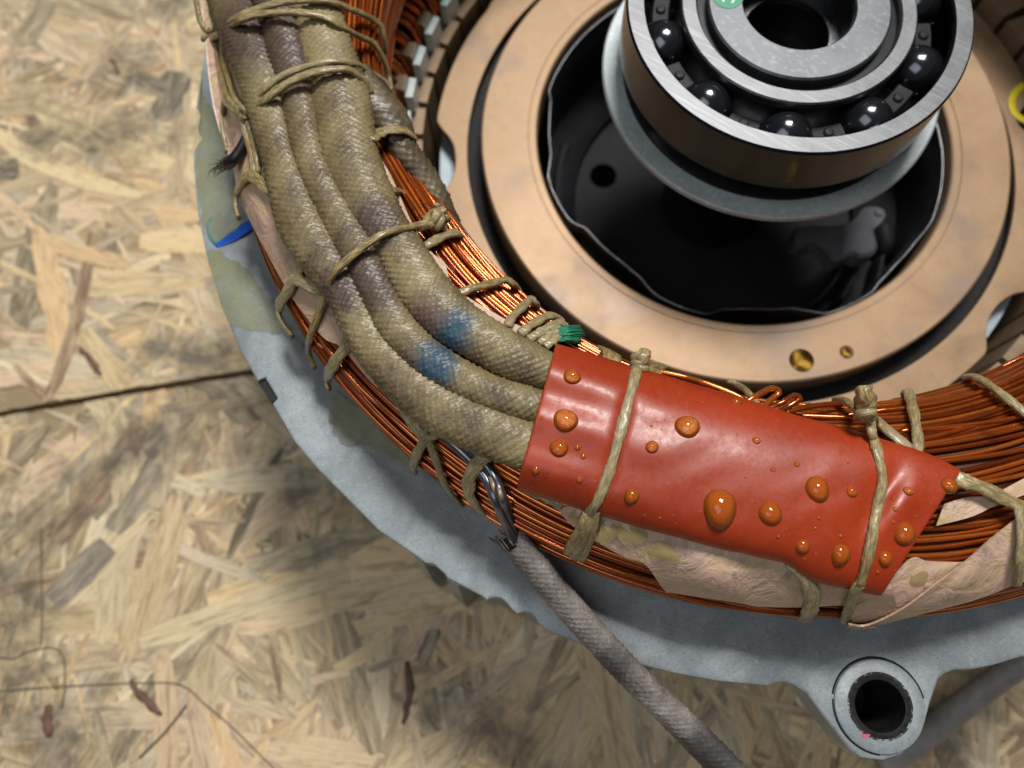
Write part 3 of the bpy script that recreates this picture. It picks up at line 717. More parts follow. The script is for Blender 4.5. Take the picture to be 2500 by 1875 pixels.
sb = [(870,180,34,41),(905,235,42,41),(940,275,45,40),(965,322,44,39),(985,368,36,38),(1025,418,33,36),(1056,468,32,34),(1078,510,31,33),(1098,556,28,31),(1112,600,24,29)]
mb = m_braid('dark_braided_sleeve', (.060,.040,.022),(.10,.075,.040),(.16,.13,.07),.25)
lead('branch_sleeve', sb, mb, 'dark braided sleeve branching off toward the bronze plate', cell=1.7, amp=.5, seed=44, n=50)
# grey output cable with bare ends
cb_ = [(1250,1312,36,29),(1285,1358,36,28.5),(1335,1420,36,27.5),(1425,1522,35,26),(1517,1622,34,24.5),(1585,1690,34,23.3),(1656,1758,34,22),(1710,1812,34,21),(1772,1876,34,20.3),(1840,1950,34,20.1)]
_go = pt(spline(np.array([(x,y,0,h,o) for x,y,h,o in cb_],float),70)[35][[0,1,4]])
GM = m_braid('worn_grey_cable_braid', (.10,.084,.076),(.175,.152,.138),(.32,.29,.265), .5, [(tuple(at(1745,1850,20.6)-_go), 9, (.045,.042,.042)), (tuple(at(1500,1625,26)-_go), 4.5, (.07,.062,.06))])
gc, gP, gN, grw, _ = lead('grey_cable', cb_, GM, None, flat_=.72, cell=1.1, amp=.32, seed=60, n=70)
tag(gc, 'grey braided cable crossing the flange to the bottom edge', 'cable')
def cap(P, i0, step, r, mat, parent, name):
    q = np.array([P[i0]+(P[i0]-P[i0+step])*t for t in np.linspace(-2,.6,6)])
    return tube(name, q, r*.93, r*.93, 20, mat, parent, caps=True)
cap(gP, 0, 1, grw[0]*.86, MAT['char'], gc, 'black_end_plug')  # black plug filling the open cable end
for k in range(26):
    a = random.uniform(0,2*PI); T, Nn, B = frames(gP, gN); q = gP[0]+(B[0]*math.cos(a)+Nn[0]*math.sin(a))*grw[0]*.95
    tube('frayed_fibre', spline([q+T[0]*1.2, q-T[0]*random.uniform(.3,1.2), q-T[0]*random.uniform(.8,2.4)+rng.normal(0,.5,3)], 6), .12, .12, 5, MAT['greycab'], gc)
bw = empty('bare_lead_wires', pt((1150,1120,.5)), 'pair of bare dark wires running into the grey cable end', 'wire')
tube('wire', spline([pt(p) for p in [(1040,1015,.4),(1082,1062,.8),(1125,1100,1.0),(1160,1135,1.0),(1190,1175,1.6),(1212,1225,3.0),(1234,1275,34.),(1262,1330,29.5)]], 50), .85, .85, 10, MAT['tin'], bw)
tube('wire', spline([pt(p) for p in [(1050,1003,.4),(1095,1050,.9),(1140,1088,1.1),(1176,1122,1.1),(1206,1165,1.8),(1226,1215,3.2),(1243,1265,34.),(1262,1330,29.)]], 50), .85, .85, 10, MAT['tin'], bw)
tube('wire', spline([pt(p) for p in [(1196,1160,1.9),(1209,1200,3.2),(1222,1240,35.),(1236,1280,33.)]], 30), .42, .42, 8, MAT['tan'], bw)
tube('wire', spline([pt(p) for p in [(1186,1140,1.4),(1212,1178,2.6),(1224,1215,3.9),(1230,1240,35.)]], 30), .40, .40, 8, MAT['tan'], bw)
c2 = [(2150,1870,38,-42),(2262,1795,38,-42),(2330,1740,38,-42),(2420,1670,38,-40),(2500,1615,38,-38),(2600,1550,38,-36)]
P = spline([at(x,y,z) for x,y,_,z in c2], 40)
o = tube('floor_cable', P, 3.1, 2.8, 18, m_simple('pale_grey_cable',(.34,.31,.29),.5,0,(.22,.20,.19),250), origin=P[10]); tag(o, 'blurred grey cable passing behind the bolt boss, lower right', 'cable')
# charred stub with frayed fibres
st = empty('charred_lead_stub', pt((563,392,2)), 'small black frayed lead stub over the flange at left', 'lead stub')
P = spline([pt(p) for p in [(604,332,1.2),(590,362,1.6),(574,386,2.2),(556,398,2.6)]], 16)
tube('stub', P, np.linspace(.9,1.35,16), np.linspace(.9,1.2,16), 12, MAT['char'], st)
for k in range(26):
    q = P[-1]+rng.normal(0,.5,3); e = at(random.uniform(505,540), random.uniform(385,445), 27+random.uniform(-3,4))
    e = q+(e-q)*random.uniform(.5,1.0)
    tube('fibre', spline([q, (q+e)/2+rng.normal(0,.35,3), e], 7), np.linspace(.22,.04,7), np.linspace(.22,.04,7), 5, MAT['char'], st)

# ------------------------------------------------------------------ red sleeve with resin drops
topE = [(1355,845),(1440,868),(1532,897),(1641,928),(1776,968),(1852,990),(1950,1022),(2038,1044),(2150,1078),(2259,1112),(2343,1153)]
botE = [(1261,1189),(1345,1214),(1437,1243),(1573,1284),(1660,1306),(1750,1331),(1850,1352),(1912,1368),(1965,1400),(2030,1424),(2153,1447)]
NU, NV = 90, 44
Tq = spline(np.array([(*p,0) for p in topE],float), NU)[:,:2]; Bq_ = spline(np.array([(*p,0) for p in botE],float), NU)[:,:2]
def red_off(u, v):
    e = 1-(abs(2*v-1))**3.2
    lump = .45*math.cos((v-.5)*3*2*PI)*max(0,1-u*2.4) 
    flat = 1-.42*max(0,(u-.72)/.28)
    cr = -.9*math.exp(-((u-.865)/.035)**2)*(.5+.5*math.sin(v*5)) + .7*math.exp(-((u-.92)/.03)**2)*math.exp(-((v-.38)/.2)**2)
    cz = -.7*math.exp(-((u-.215-.04*(v-.5))/.016)**2) 
    wr = .05*math.sin(u*31+v*9)*math.sin(v*13+u*6)+.07*math.sin(u*13-v*9+1)*math.sin(u*5+v*3)+.02*math.sin(u*55+v*17)
    return 2.5 + (2.9+lump)*e**.55*flat + (cr+cz+wr)*e
top = np.zeros((NU,NV,3)); bot = np.zeros((NU,NV,3))
for i_ in range(NU):
    for j_ in range(NV):
        u, v = i_/(NU-1), .5-.5*math.cos(PI*j_/(NV-1))
        q = Tq[i_]*(1-v)+Bq_[i_]*v
        if v > .5 and u > .60: q = q + np.array([0, 3.0*math.sin(u*40)*(v-.5)])
        top[i_,j_] = hit(q[0], q[1], red_off(u, v))
        bot[i_,j_] = hit(q[0], q[1], 1.7 if 0 < j_ < NV-1 else 2.1)
V = np.vstack([top.reshape(-1,3), bot.reshape(-1,3)]); K = NU*NV
f = gridf(NU, NV, False); Fc = f.tolist()+(f[:,::-1]+K).tolist()
for i_ in range(NU-1):
    a, b = i_*NV, (i_+1)*NV; Fc += [[a,b,b+K,a+K][::-1], [a+NV-1,b+NV-1,b+NV-1+K,a+NV-1+K]]
rs = mesh('red_sleeve', V, Fc, MAT['red'], origin=top[NU//2,NV//2]-np.array([0,0,6]))
fix_normals(rs)
sol = rs.modifiers.new('wall','SOLIDIFY'); sol.thickness = .45*S; sol.offset = 1
rs.modifiers.new('sub','SUBSURF').render_levels = 1
tag(rs, 'flat brick red sleeve spotted with resin drops over the coil', 'sleeve')
tp = project(top.reshape(-1,3))
du = np.gradient(top, axis=0); dv = np.gradient(top, axis=1)
tn = np.cross(dv, du).reshape(-1,3); tn /= np.linalg.norm(tn,axis=1)[:,None]; tn *= np.sign(tn[:,2:3]+1e-9)
def on_red(x, y):
    k = np.argsort(((tp-np.array([x,y]))**2).sum(1))[:4]
    w_ = 1/(((tp[k]-np.array([x,y]))**2).sum(1)+4); w_ /= w_.sum()
    n = (tn[k]*w_[:,None]).sum(0); P = (top.reshape(-1,3)[k]*w_[:,None]).sum(0)
    d_ = rays([(x,y)])[0]; t = np.dot(P-CAM,n)/np.dot(d_,n); return CAM+d_*t, n/np.linalg.norm(n)
bpy.context.view_layer.update()
from mathutils.bvhtree import BVHTree
_ev = rs.evaluated_get(bpy.context.evaluated_depsgraph_get()); _bm = bmesh.new(); _bm.from_mesh(_ev.to_mesh()); _bm.transform(rs.matrix_world)
RBVH = BVHTree.FromBMesh(_bm); _bm.free()
def red_hit(x, y):
    d_ = rays([(x,y)])[0]; h = RBVH.ray_cast(Vector((CAM*S).tolist()), Vector(d_.tolist()))
    if h[0] is None: return None
    n = np.array(h[1]); n = n if n[2] > 0 else -n
    return np.array(h[0])/S, n/np.linalg.norm(n)
drops = [(1397,918,22),(1381,1025,30),(1365,1094,23),(1410,1092,9),(1424,1114,8),(1308,1149,11),(1415,1171,9),(1434,1161,4),(1678,1041,30),(1592,1091,16),(1542,1212,19),(1758,1242,40),(1881,1253,28),(1797,980,14),(1847,1075,10),(1887,1146,6),(1322,1020,5),(1573,1259,4),
 (1996,1194,28),(2080,1201,13),(2218,1199,11),(2318,1184,19),(2209,1303,25),(2053,1355,23),(2162,1365,17),(1945,1133,7),(2186,1243,6),(2181,1275,5),(2052,1309,6),(2181,1216,6),(2143,1397,5),(1960,1335,17),(1612,1265,4),(1640,1272,3),(1590,1040,4),(1660,960,5),(1720,1000,3),(1800,1060,4),(2000,1265,5),(1450,980,3),(1990,1290,4),(1900,1310,5),(1820,1165,3),(2240,1260,4),(2070,1130,3)]
for _ in range(26): 
    u, v = random.uniform(.05,.95), random.uniform(.15,.9); q = top[int(u*(NU-1)), int(v*(NV-1))]; q = project(q)[0]; drops.append((q[0], q[1], random.uniform(1.4,2.6)))
for k, (x, y, rp) in enumerate(drops):
    hq = red_hit(x, y)
    if hq is None: continue
    P, N = hq; N = N*.5+on_red(x, y)[1]*.5; N /= np.linalg.norm(N); P = P - N*.04
    r = rp*np.linalg.norm(P-CAM)/F_PX; sl = np.array([0,-1.,0]); sl = sl-N*np.dot(sl,N); sl /= np.linalg.norm(sl); cr = np.cross(N, sl)
    e = 1.15 if rp == 40 else random.uniform(.97,1.08); V = []; n = 28 if rp > 12 else 14; R = 9 if rp > 12 else 5
    ac = math.radians(random.uniform(62,74)); Rs = r/math.sin(ac); hh = Rs*(1-math.cos(ac))
    V.append(P+N*hh)
    for i_ in range(1,R+1):
        a = i_/R*ac
        for q in range(n):
            b = 2*PI*q/n; w_ = 1+.04*math.sin(2*b+k)+.03*math.sin(3*b+2*k)
            V.append(P + (cr*math.cos(b)+sl*math.sin(b)*e)*Rs*math.sin(a)*w_ + N*(Rs*(math.cos(a)-math.cos(ac))) + sl*.06*r*math.cos(a))
    for q in range(n): V.append(V[1+(R-1)*n+q]-N*.35)
    c_ = len(V); V.append(P-N*.35)
    Fc = [[0,1+q,1+(q+1)%n] for q in range(n)] + [[1+(i_-1)*n+q, 1+i_*n+q, 1+i_*n+(q+1)%n, 1+(i_-1)*n+(q+1)%n] for i_ in range(1,R+1) for q in range(n)] + [[1+R*n+q, c_, 1+R*n+(q+1)%n] for q in range(n)]
    dr = mesh('resin_drop', V, Fc, MAT['drop'], rs); fix_normals(dr)

# ------------------------------------------------------------------ lacing cords
LG = 'varnished lacing cords tied round the winding'
def cord(label, strands, knots=(), n=70, cat='cord'):
    """strands: list of (points, half width mm, half height mm)"""
    base = None; parts = []
    for pts, hw, hh in strands:
        P0 = np.array([pt(p) for p in pts]); 
        P = spline(P0, n)
        N = np.array([coil_n(p) if p[2] > 21 else np.array([0,0,1.]) for p in P])
        P = P + N*hh*.8
        parts.append((P, N, hw*.82, hh*.95))
    c0 = parts[0][0][n//2]
    root = None
    if len(parts) == 1 and not knots:
        P, N, hw, hh = parts[0]; L = np.linspace(0,1,n); wv = hw*(1+.10*np.sin(L*23+len(label)))
        o = tube('lacing_cord', P, wv, hh, 28, MAT['cord'], N=N, pw=.8, origin=c0, ridge=7); return tag(o, label, cat, LG)
    root = empty('lacing_cord', c0, label, cat, LG)
    for k, (P, N, hw, hh) in enumerate(parts):
        L = np.linspace(0,1,n); wv = hw*(1+.10*np.sin(L*21+k*2))
        tube('strand', P, wv, hh, 28, MAT['cord'], root, N=N, pw=.8, ridge=7)
    for (x, y, off, r) in knots:
        c = pt((x,y,off)); 
        # an overhand knot: three turns of cord over a small core
        N = np.array([0,0,1.]); t = np.linspace(0, 2*PI*2.6, 60)
        ax = rng.normal(0,1,3); ax[2] *= .3; ax /= np.linalg.norm(ax); e1 = np.cross(ax, N); e1 /= np.linalg.norm(e1); e2 = np.cross(ax, e1)
        rr = r*(.55+.08*np.sin(t*1.7))
        P = c + e1*(np.cos(t)*rr)[:,None] + e2*(np.sin(t)*rr)[:,None] + ax*((t/t[-1]-.5)*r*1.5)[:,None]
        tube('knot', P, r*.5, r*.46, 10, MAT['cord'], root)
    return root
T6 = 6.5
cord('upper double cord crossing the braided sleeves at the top edge', [
 ([(500,96,.9),(536,82,2.2),(576,50,T6-.8),(637,24,T6),(705,8,T6+.2),(790,4,T6),(815,10,6.0),(845,22,3.6),(891,41,.9),(922,61,.5),(933,88,.6),(938,130,30)], .78,.48),
 ([(520,95,1.2),(545,82,2.8),(585,55,T6-.6),(637,39,T6),(722,34,T6+.3),(790,44,T6),(822,60,6.2),(850,78,4.4),(875,92,2.0),(908,108,.7),(932,146,.5),(946,190,.6),(950,225,30)], .78,.48)])
cord('lower double cord crossing the braided sleeves below the top pair', [
 ([(604,268,2.2),(637,230,4.8),(688,190,T6),(739,170,T6+.2),(807,153,T6+.4),(845,154,T6),(872,162,4.8),(895,176,2.2),(936,203,.6),(956,237,.4),(962,270,30)], .80,.48),
 ([(600,281,2.2),(644,251,4.9),(705,207,T6+.1),(773,180,T6+.4),(841,173,T6+.4),(870,186,5.8),(893,206,4.4),(905,232,3.2)], .85,.50)], [(601,275,2.4,1.3)])
cord('twin cord running down the outer side beside the pink paper', [
 ([(530,66,2.4),(534,136,1.6),(547,190,1.5),(560,237,1.6),(590,271,2.0),(602,322,1.5),(616,373,1.4),(624,425,1.6)], .70,.5),
 ([(545,90,2.2),(549,140,1.6),(561,190,1.6),(574,237,1.8),(597,272,2.2),(614,320,1.5),(627,373,1.5),(634,425,1.5)], .55,.45)], [(533,72,2.6,1.25)])
cord('bulging cord loop over the coil edge at the top left corner', [([(478,-30,1.2),(487,18,1.4),(494,52,1.2),(512,79,1.6),(530,72,2.2)], 1.1,.5)])
cord('short cord loop round the coil edge left of the twin cord', [([(592,276,2.0),(570,262,1.6),(553,246,1.4),(547,275,1.0),(546,305,.7),(552,338,.5),(560,372,.5)], .95,.45)])
cord('cord loop with a flat hitch beside the frayed black stub', [
 ([(665,470,2.2),(640,452,1.8),(612,432,1.7),(596,446,1.2),(583,468,.9),(580,498,.6),(587,532,.4)], 1.0,.45),
 ([(612,424,1.9),(634,436,1.9),(662,462,2.2)], .75,.4)])
cord('brown cord loop hitched round the coil edge below the blue paint mark', [
 ([(790,708,2.4),(755,696,2.0),(722,684,1.8),(712,702,1.3),(699,722,1.0),(684,752,.6),(693,785,.5),(718,820,.3)], 1.25,.45),
 ([(731,632,2.4),(731,660,1.9),(733,684,2.0)], 1.1,.4)])
cord('long thin cord slanting over all sleeves from a knot to the coil edge', [
 ([(1072,545,1.6),(1009,556,4.4),(935,576,T6+.1),(874,617,T6-.3),(823,664,5.9),(803,705,3.6),(782,766,1.2),(762,820,.8),(758,858,.5),(772,895,.3)], .70,.5),
 ([(1085,560,1.4),(1060,552,2.0),(1020,560,3.6)], .7,.5), ([(1068,535,2.6),(1082,515,3.4)], .8,.7)], [(1066,536,2.6,1.75)])
cord('yellowish cord from the thick sleeve across the gap to the knot', [([(935,466,3.0),(965,468,1.6),(1000,478,35),(1040,494,36),(1072,508,37)], .9,.45)])
cord('flat cord hitch round the inner coil edge just under the knot', [([(1036,606,.9),(1058,593,1.0),(1085,579,.8),(1113,573,.5),(1124,590,30)], .95,.5)])
cord('second cord loop on the inner coil edge, longest of three', [([(1115,722,.8),(1150,708,.9),(1183,700,.9),(1231,688,.8),(1250,697,.5),(1262,712,29)], .85,.5)])
cord('short upright cord loop on the inner coil edge between two longer ones', [([(1238,800,1.0),(1250,778,.9),(1270,757,.9),(1293,735,.8),(1304,744,.4),(1306,762,29)], .85,.5)])
cord('bundle of cord ends at the inner coil edge beside the green tuft', [
 ([(1268,818,1.0),(1303,793,1.0),(1342,775,.9),(1369,786,.5)], .9,.5), ([(1290,832,1.0),(1330,808,1.1),(1362,793,1.0),(1380,800,.7)], .9,.5), ([(1315,842,1.1),(1340,824,1.1),(1366,806,1.2)], .8,.5), ([(1330,850,1.3),(1350,836,1.3),(1376,820,1.2)], .8,.5)])
cord('brown cord loop round the outer coil edge, next below the thin cord', [([(872,806,1.8),(856,820,1.6),(848,846,1.1),(820,885,.9),(803,919,.6),(807,950,.3)], 1.25,.45)])
cord('long flat pale cord along the outer edge ending in a splayed hitch', [
 ([(925,905,1.4),(951,937,1.2),(988,998,1.0),(1022,1049,1.0),(1044,1072,1.2)], 1.15,.4), ([(1040,1072,1.4),(1022,1103,1.0),(1010,1135,.6),(1012,1150,.3)], 1.0,.4),
 ([(1048,1072,1.4),(1068,1124,.9),(1088,1178,.6),(1112,1212,.4),(1130,1228,.2)], .85,.4), ([(1044,1070,1.6),(1064,1062,1.6),(1086,1050,2.2)], .75,.4)], [(1043,1071,1.3,.95)])
cord('wide greenish cord band round the outer coil edge left of the red sleeve', [([(1196,1108,1.9),(1170,1128,1.7),(1150,1160,1.2),(1146,1190,.8),(1152,1214,.5),(1178,1248,.2)], 1.35,.42)])
def redp(x, y, k=.55): P, N = on_red(x, y); return P+N*k
def red_cord(label, px_red, extra, knots, hw=.72):
    root = empty('lacing_cord', redp(*px_red[len(px_red)//2]), label, 'cord', LG)
    P = spline(np.array([redp(*p) for p in px_red]), 50); N = np.array([on_red(*project(p)[0])[1] for p in P])
    L = np.linspace(0,1,50); tube('strand', P+N*.25, hw*(1+.12*np.sin(L*19)), .5, 28, MAT['cord'], root, N=N, pw=.8, ridge=7)
    for pts, w_, h_ in extra:
        Q = spline(np.array([p if isinstance(p, np.ndarray) else pt(p) for p in pts]), 30); NN = np.array([coil_n(p) if p[2] > 21 else np.array([0,0,1.]) for p in Q])
        tube('strand', Q+NN*h_*.7, w_, h_, 28, MAT['cord'], root, N=NN, pw=.8, ridge=7)
    for c, r, ax in knots:
        N = np.array([0,0,1.]); t = np.linspace(0, 2*PI*3.2, 80); ax = np.array(ax, float); ax /= np.linalg.norm(ax); e1 = np.cross(ax,N); e1 /= np.linalg.norm(e1); e2 = np.cross(ax,e1)
        P = c + e1*(np.cos(t)*r*.5)[:,None] + e2*(np.sin(t)*r*.5)[:,None] + ax*((t/t[-1]-.5)*r*1.9)[:,None]
        tube('knot', P, r*.52, r*.46, 10, MAT['cord'], root)
    return root
kn1 = redp(1556,905,1.2); up1 = at(1566,880,kn1[2]+.6)
red_cord('cord tied across the left part of the red sleeve with a knot on top', [(1552,912),(1546,936),(1529,1010),(1505,1088),(1481,1156),(1458,1217),(1440,1248)],
 [([redp(1440,1248),(1424,1285,2.6),(1405,1318,1.6),(1390,1348,.6)], .95,.45), ([redp(1450,1244,.3),(1446,1275,2.6),(1436,1315,1.6),(1418,1362,.5)], .95,.45), ([redp(1444,1247,.4),(1432,1290,2.6),(1414,1335,1.2),(1402,1358,.5)], .8,.45),
  ([redp(1556,905,1.0), up1, at(1572,868,kn1[2])], 1.0,.9)], [(kn1,1.7,(.1,1,.15))], .78)
kn2 = at(2112,992,49)
red_cord('cord tied across the right end of the red sleeve with a resin coated knot', [(2128,1082),(2134,1104),(2145,1172),(2137,1240),(2126,1308),(2108,1375),(2095,1418)],
 [([kn2,(2122,1022,4.6),(2126,1055,5.2),redp(2128,1082)], .68,.5), ([redp(2095,1418),(2086,1440,3.4),(2072,1478,1.6),(2062,1515,.5)], .8,.4), ([kn2,(2136,1026,1.6),(2174,1060,1.0),(2222,1100,.9)], .85,.42),
  ([kn2,(2089,1003,2.2),(2062,981,.9),(2040,980,.5)], .7,.45), ([kn2, at(2108,972,50), at(2104,952,50)], 1.1,1.0)], [(kn2,1.75,(.05,1,.2))])
cord('cord loop round the winding just right of the resin coated knot', [([(2212,968,29),(2218,962,.4),(2228,1003,.7),(2238,1070,.8),(2238,1112,1.0)], .95,.48)])
cord('cord slanting over the fanned copper wires at the right border', [([(2360,925,29),(2384,927,.4),(2425,952,.7),(2472,989,.8),(2515,1025,.8),(2560,1062,.8)], .85,.5)])
cord('thick flat cord leaving the pointed tip of the red sleeve', [([(2330,1166,2.4),(2350,1176,2.6),(2394,1192,2.2),(2462,1226,1.8),(2520,1255,1.6),(2580,1285,1.4)], 1.25,.55), ([(2482,1238,2.4),(2490,1300,2.6),(2486,1370,2.6),(2480,1425,1.6)], .8,.4)])
cord('wide translucent cord band over the paper below the red sleeve', [([(1925,1368,2.4),(1950,1385,2.4),(1968,1415,2.2),(1980,1455,1.6),(1974,1492,1.0),(1960,1510,.5)], 1.35,.4)])
cord('thin cord at the top edge of the red sleeve beside the copper curls', [([(1775,934,.4),(1800,944,1.2),(1822,960,1.8),(1846,990,2.2)], .62,.45)])
cord('pale braided band under the upper left corner of the red sleeve', [([(1478,862,29),(1490,868,.7),(1492,890,1.0),(1485,905,1.0)], 2.0,.45)])
cord('pale braided band under the knot of the left red sleeve cord', [([(1610,895,29),(1598,900,.7),(1590,915,1.0),(1580,930,1.2)], 1.6,.45)])
cord('pale cord edge showing under the lower left corner of the red sleeve', [([(1275,1185,1.0),(1300,1200,1.2),(1335,1215,1.2),(1372,1236,1.2)], .8,.4)])
cord('cord wrapped round the dark branching sleeve', [([(906,342,5.0),(930,326,42.6),(962,318,42.2),(992,324,40.5),(1010,338,38)], 1.2,.35)])
# green tuft
gt = empty('green_tuft', pt((1395,815,.8)), 'frayed green dyed cord end at the inner coil edge', 'cord end')
for k in range(90):
    t = random.uniform(-1,1); a = (1352+random.uniform(-8,14), 822+t*13); b = (1420+random.uniform(-12,10)-abs(t)*12, 816+t*22)
    q = [pt((*a,.9)), pt(((a[0]+b[0])/2, (a[1]+b[1])/2-4, 1.6+random.uniform(0,1.0))), pt((*b, .8+random.uniform(0,.6)))]
    tube('fibre', spline(q, 8), np.linspace(.22,.10,8), np.linspace(.22,.10,8), 5, MAT['green'], gt)

# ------------------------------------------------------------------ rotor: bronze plate, raised disc, cup and fan
rt = empty('rotor', (0,0,ZF+8), 'rotor with bronze coloured end plate around a dark fan cavity', 'rotor')
pl_px = [(1191,10),(1158,34),(1127,81),(1103,125),(1075,197),(1059,264),(1064,295),(1078,314),(1095,332),(1107,352),(1111,375),(1112,395),(1109,417),(1100,442),(1088,464),(1078,502)]
pr_px = [(2309,942),(2360,909),(2394,878),(2407,856),(2410,841),(2409,807),(2413,785),(2421,766),(2436,745),(2455,729),(2478,716),(2505,707),(2540,700)]
ZP = -5.0
A = atz(pl_px, ZP); B = atz(pr_px, ZP)
ta = np.unwrap(np.arctan2(A[:,1],A[:,0]))            # 146 deg .. 193 deg
ta = np.where(ta < 0, ta+2*PI, ta); ra = np.hypot(A[:,0],A[:,1]); ra = np.where(ra > 75.2, 76, ra)
tb = np.arctan2(B[:,1],B[:,0])+2*PI; rb = np.hypot(B[:,0],B[:,1]); rb = np.where(rb > 75.0, 76, rb)
tk = np.concatenate([ta, tb]); rk = np.concatenate([ra, rb])
th = np.linspace(0, 2*PI, 720, endpoint=False); R = np.full(720, 76.6)
for tq, rq in ((ta,ra),(tb,rb)):
    mk_ = (th > tq.min()) & (th < tq.max()); o_ = np.argsort(tq); R[mk_] = np.interp(th[mk_], tq[o_], rq[o_])
for c_ in (math.radians(4.5), math.radians(92)):
    dd_ = np.abs((th-c_+PI)%(2*PI)-PI)*76; R = np.where(dd_ < 7.5, 76-5.6*(.5+.5*np.cos(dd_/7.5*PI))**.8, R)
ks = np.exp(-np.linspace(-2,2,7)**2); ks /= ks.sum(); R = np.convolve(np.concatenate([R[-3:],R,R[:3]]), ks, 'valid')
ring = lambda r: np.stack([r*np.cos(th), r*np.sin(th)],1)
prism('end_plate', ring(R), ZP-1.4, ZP, MAT['bronze'], rt, inner=ring(67.6), bev=.25)
lathe('end_ring', [(56,ZP-5.5),(56,ZP-14),(75.0,ZP-14),(75.0,ZP-5.5)], m_simple('rotor_end_ring_aluminium',(.30,.37,.42),.45,.2,(.38,.45,.50),300), rt, 160)
lathe('gap_shade_ring', [(63.75,ZP-3.2),(63.75,ZP-4.4),(70.5,ZP-4.4),(70.5,ZP-3.2)], MAT['grime_shade'], rt, 160)  # black ring under the widened gap: the disc's shadow band put into colour
disc = lathe('raised_disc', [(50.0,-2.2),(50.0,-.35),(50.4,-.05),(51.9,-.05),(52.0,-.25),(52.25,-.25),(52.35,0),(63.3,0),(63.7,-.25),(63.7,-9.5),(50.0,-9.5)], MAT['bronze'], rt, 256)
for px, r in (((1957,880),2.75),((2067,860),1.6)):
    c = at(*px, 0)
    cut_out(disc, [(.001,-r*1.15),(r,-.01),(r,2),(.001,2)], c[:2], MAT['brass'])
    V = lathe('drilled_dimple', [(.01,-r*1.12),(r*.98,-.06),(r*.98,-.16),(.01,-r*1.12-.1)], MAT['brass'], rt, 48, c=c[:2])
# wavy sheet rim and the cup below it
rim_px = [(1520,5),(1460,40),(1405,88),(1385,105),(1355,160),(1338,203),(1336,222),(1342,240),(1338,288),(1342,373),(1338,405),(1334,427),(1345,465),(1362,498),(1386,536),(1399,546),(1426,556),(1467,600),(1521,644),(1562,678),(1586,708),(1606,725),(1674,756),(1725,769),(1741,766),(1765,756),(1809,756),(1852,756),(1936,754),(1987,763),(2018,769),(2072,752),(2133,715),(2150,691),(2191,647),(2241,590),(2292,549),(2314,520),(2325,480),(2330,440),(2324,400),(2312,350)]
RM = atz(rim_px, -2.6); tr = np.unwrap(np.arctan2(RM[:,1],RM[:,0])); tr = np.where(tr < 0, tr+2*PI, tr)
rr = np.minimum(np.hypot(RM[:,0],RM[:,1]), 49.6)
t2 = np.linspace(0,2*PI,720,endpoint=False); base = 48.3+1.2*np.cos(7*t2)
o_ = np.argsort(tr); mk_ = (t2 > tr.min()) & (t2 < tr.max()); base[mk_] = np.interp(t2[mk_], tr[o_], rr[o_])
ks = np.exp(-np.linspace(-2,2,9)**2); ks /= ks.sum(); base = np.convolve(np.concatenate([base[-4:],base,base[:4]]), ks, 'valid')
lay = [(base-.75,-34),(base-.75,-3.2),(base-.55,-2.75),(base-.2,-2.75),(base,-3.2),(base,-34)]
V = np.stack([np.column_stack([r*np.cos(t2), r*np.sin(t2), np.full(720,z)]) for r,z in lay],1); n, m = V.shape[:2]
i = np.arange(n)[:,None]; j = np.arange(m)[None,:]
Fc = np.stack([i*m+j, i*m+(j+1)%m, ((i+1)%n)*m+(j+1)%m, ((i+1)%n)*m+j], -1).reshape(-1,4)
mesh('wavy_rim', V.reshape(-1,3), Fc, MAT['rim'], rt)
lathe('cup_floor', [(.5,-36),(.5,-34),(30,-34),(38.8,-34),(39.2,-31.5),(40,-31),(42,-29),(49.3,-27),(49.3,-36)], MAT['cup'], rt, 160)
hp = at(1473,427,-33.5); lathe('hole_shade_disc', [(.01,-33.85),(3.9,-33.85),(3.9,-34.2),(.01,-34.2)], m_simple('hole_black',(.0008,.0008,.0008),.9,spec=0.), rt, 32, c=hp[:2])  # flat black disc, the darkness of a hole put into its colour
lathe('ridge', [(43.2,-30),(43.2,-26.2),(44.6,-25.8),(45.4,-27),(45.4,-30)], MAT['cup'], rt, 100, a0=math.radians(160), a1=math.radians(225))
lathe('hub', [(.5,-34),(14,-34),(14,22),(.5,22)], MAT['cup'], rt, 64)
# cast fan spider seen under the bearing at the right
sp_px = [(1945,553),(1975,548),(2020,548),(2060,545),(2090,530),(2110,505),(2135,500),(2160,508),(2166,525),(2155,545),(2138,560),(2142,580),(2144,605),(2128,622),(2100,625),(2080,620),(2058,632),(2035,632),(2015,605),(1990,592),(1965,597),(1945,590),(1942,570)]
Pq = spline(np.vstack([atz(sp_px,-13), atz(sp_px[:1],-13)]), 90)[:-1]
prism('fan_spider', Pq, -19, -13, MAT['cast'], rt, bev=.9)
for px in ((2145,520),):
    c = at(*px,-13); lathe('rivet', [(.01,-12.4),(.9,-12.5),(1.1,-12.9),(1.1,-13.4),(.01,-13.4)], MAT['cast'], rt, 24, c=c[:2])
hb = at(2195,535,-15)
V = []; n = 24
for i_ in range(9):
    a = i_/8*PI/2
    for k in range(n):
        b = 2*PI*k/n; V.append((hb[0]+3.6*math.cos(b)*math.cos(a)**.7, hb[1]+7.0*math.sin(b)*math.cos(a)**.7, -30+9*math.sin(a)))
mesh('fan_lug', V, gridf(9, n, True), MAT['cup'], rt)
for px in ([(2050,640),(2030,690),(1990,740),(1960,760)], [(2085,650),(2065,700),(2040,745)], [(2140,640),(2125,700),(2105,745)]):
    P = spline(atz(px,-24), 16); tube('vane', P, .9, 5, 8, MAT['cup'], rt)
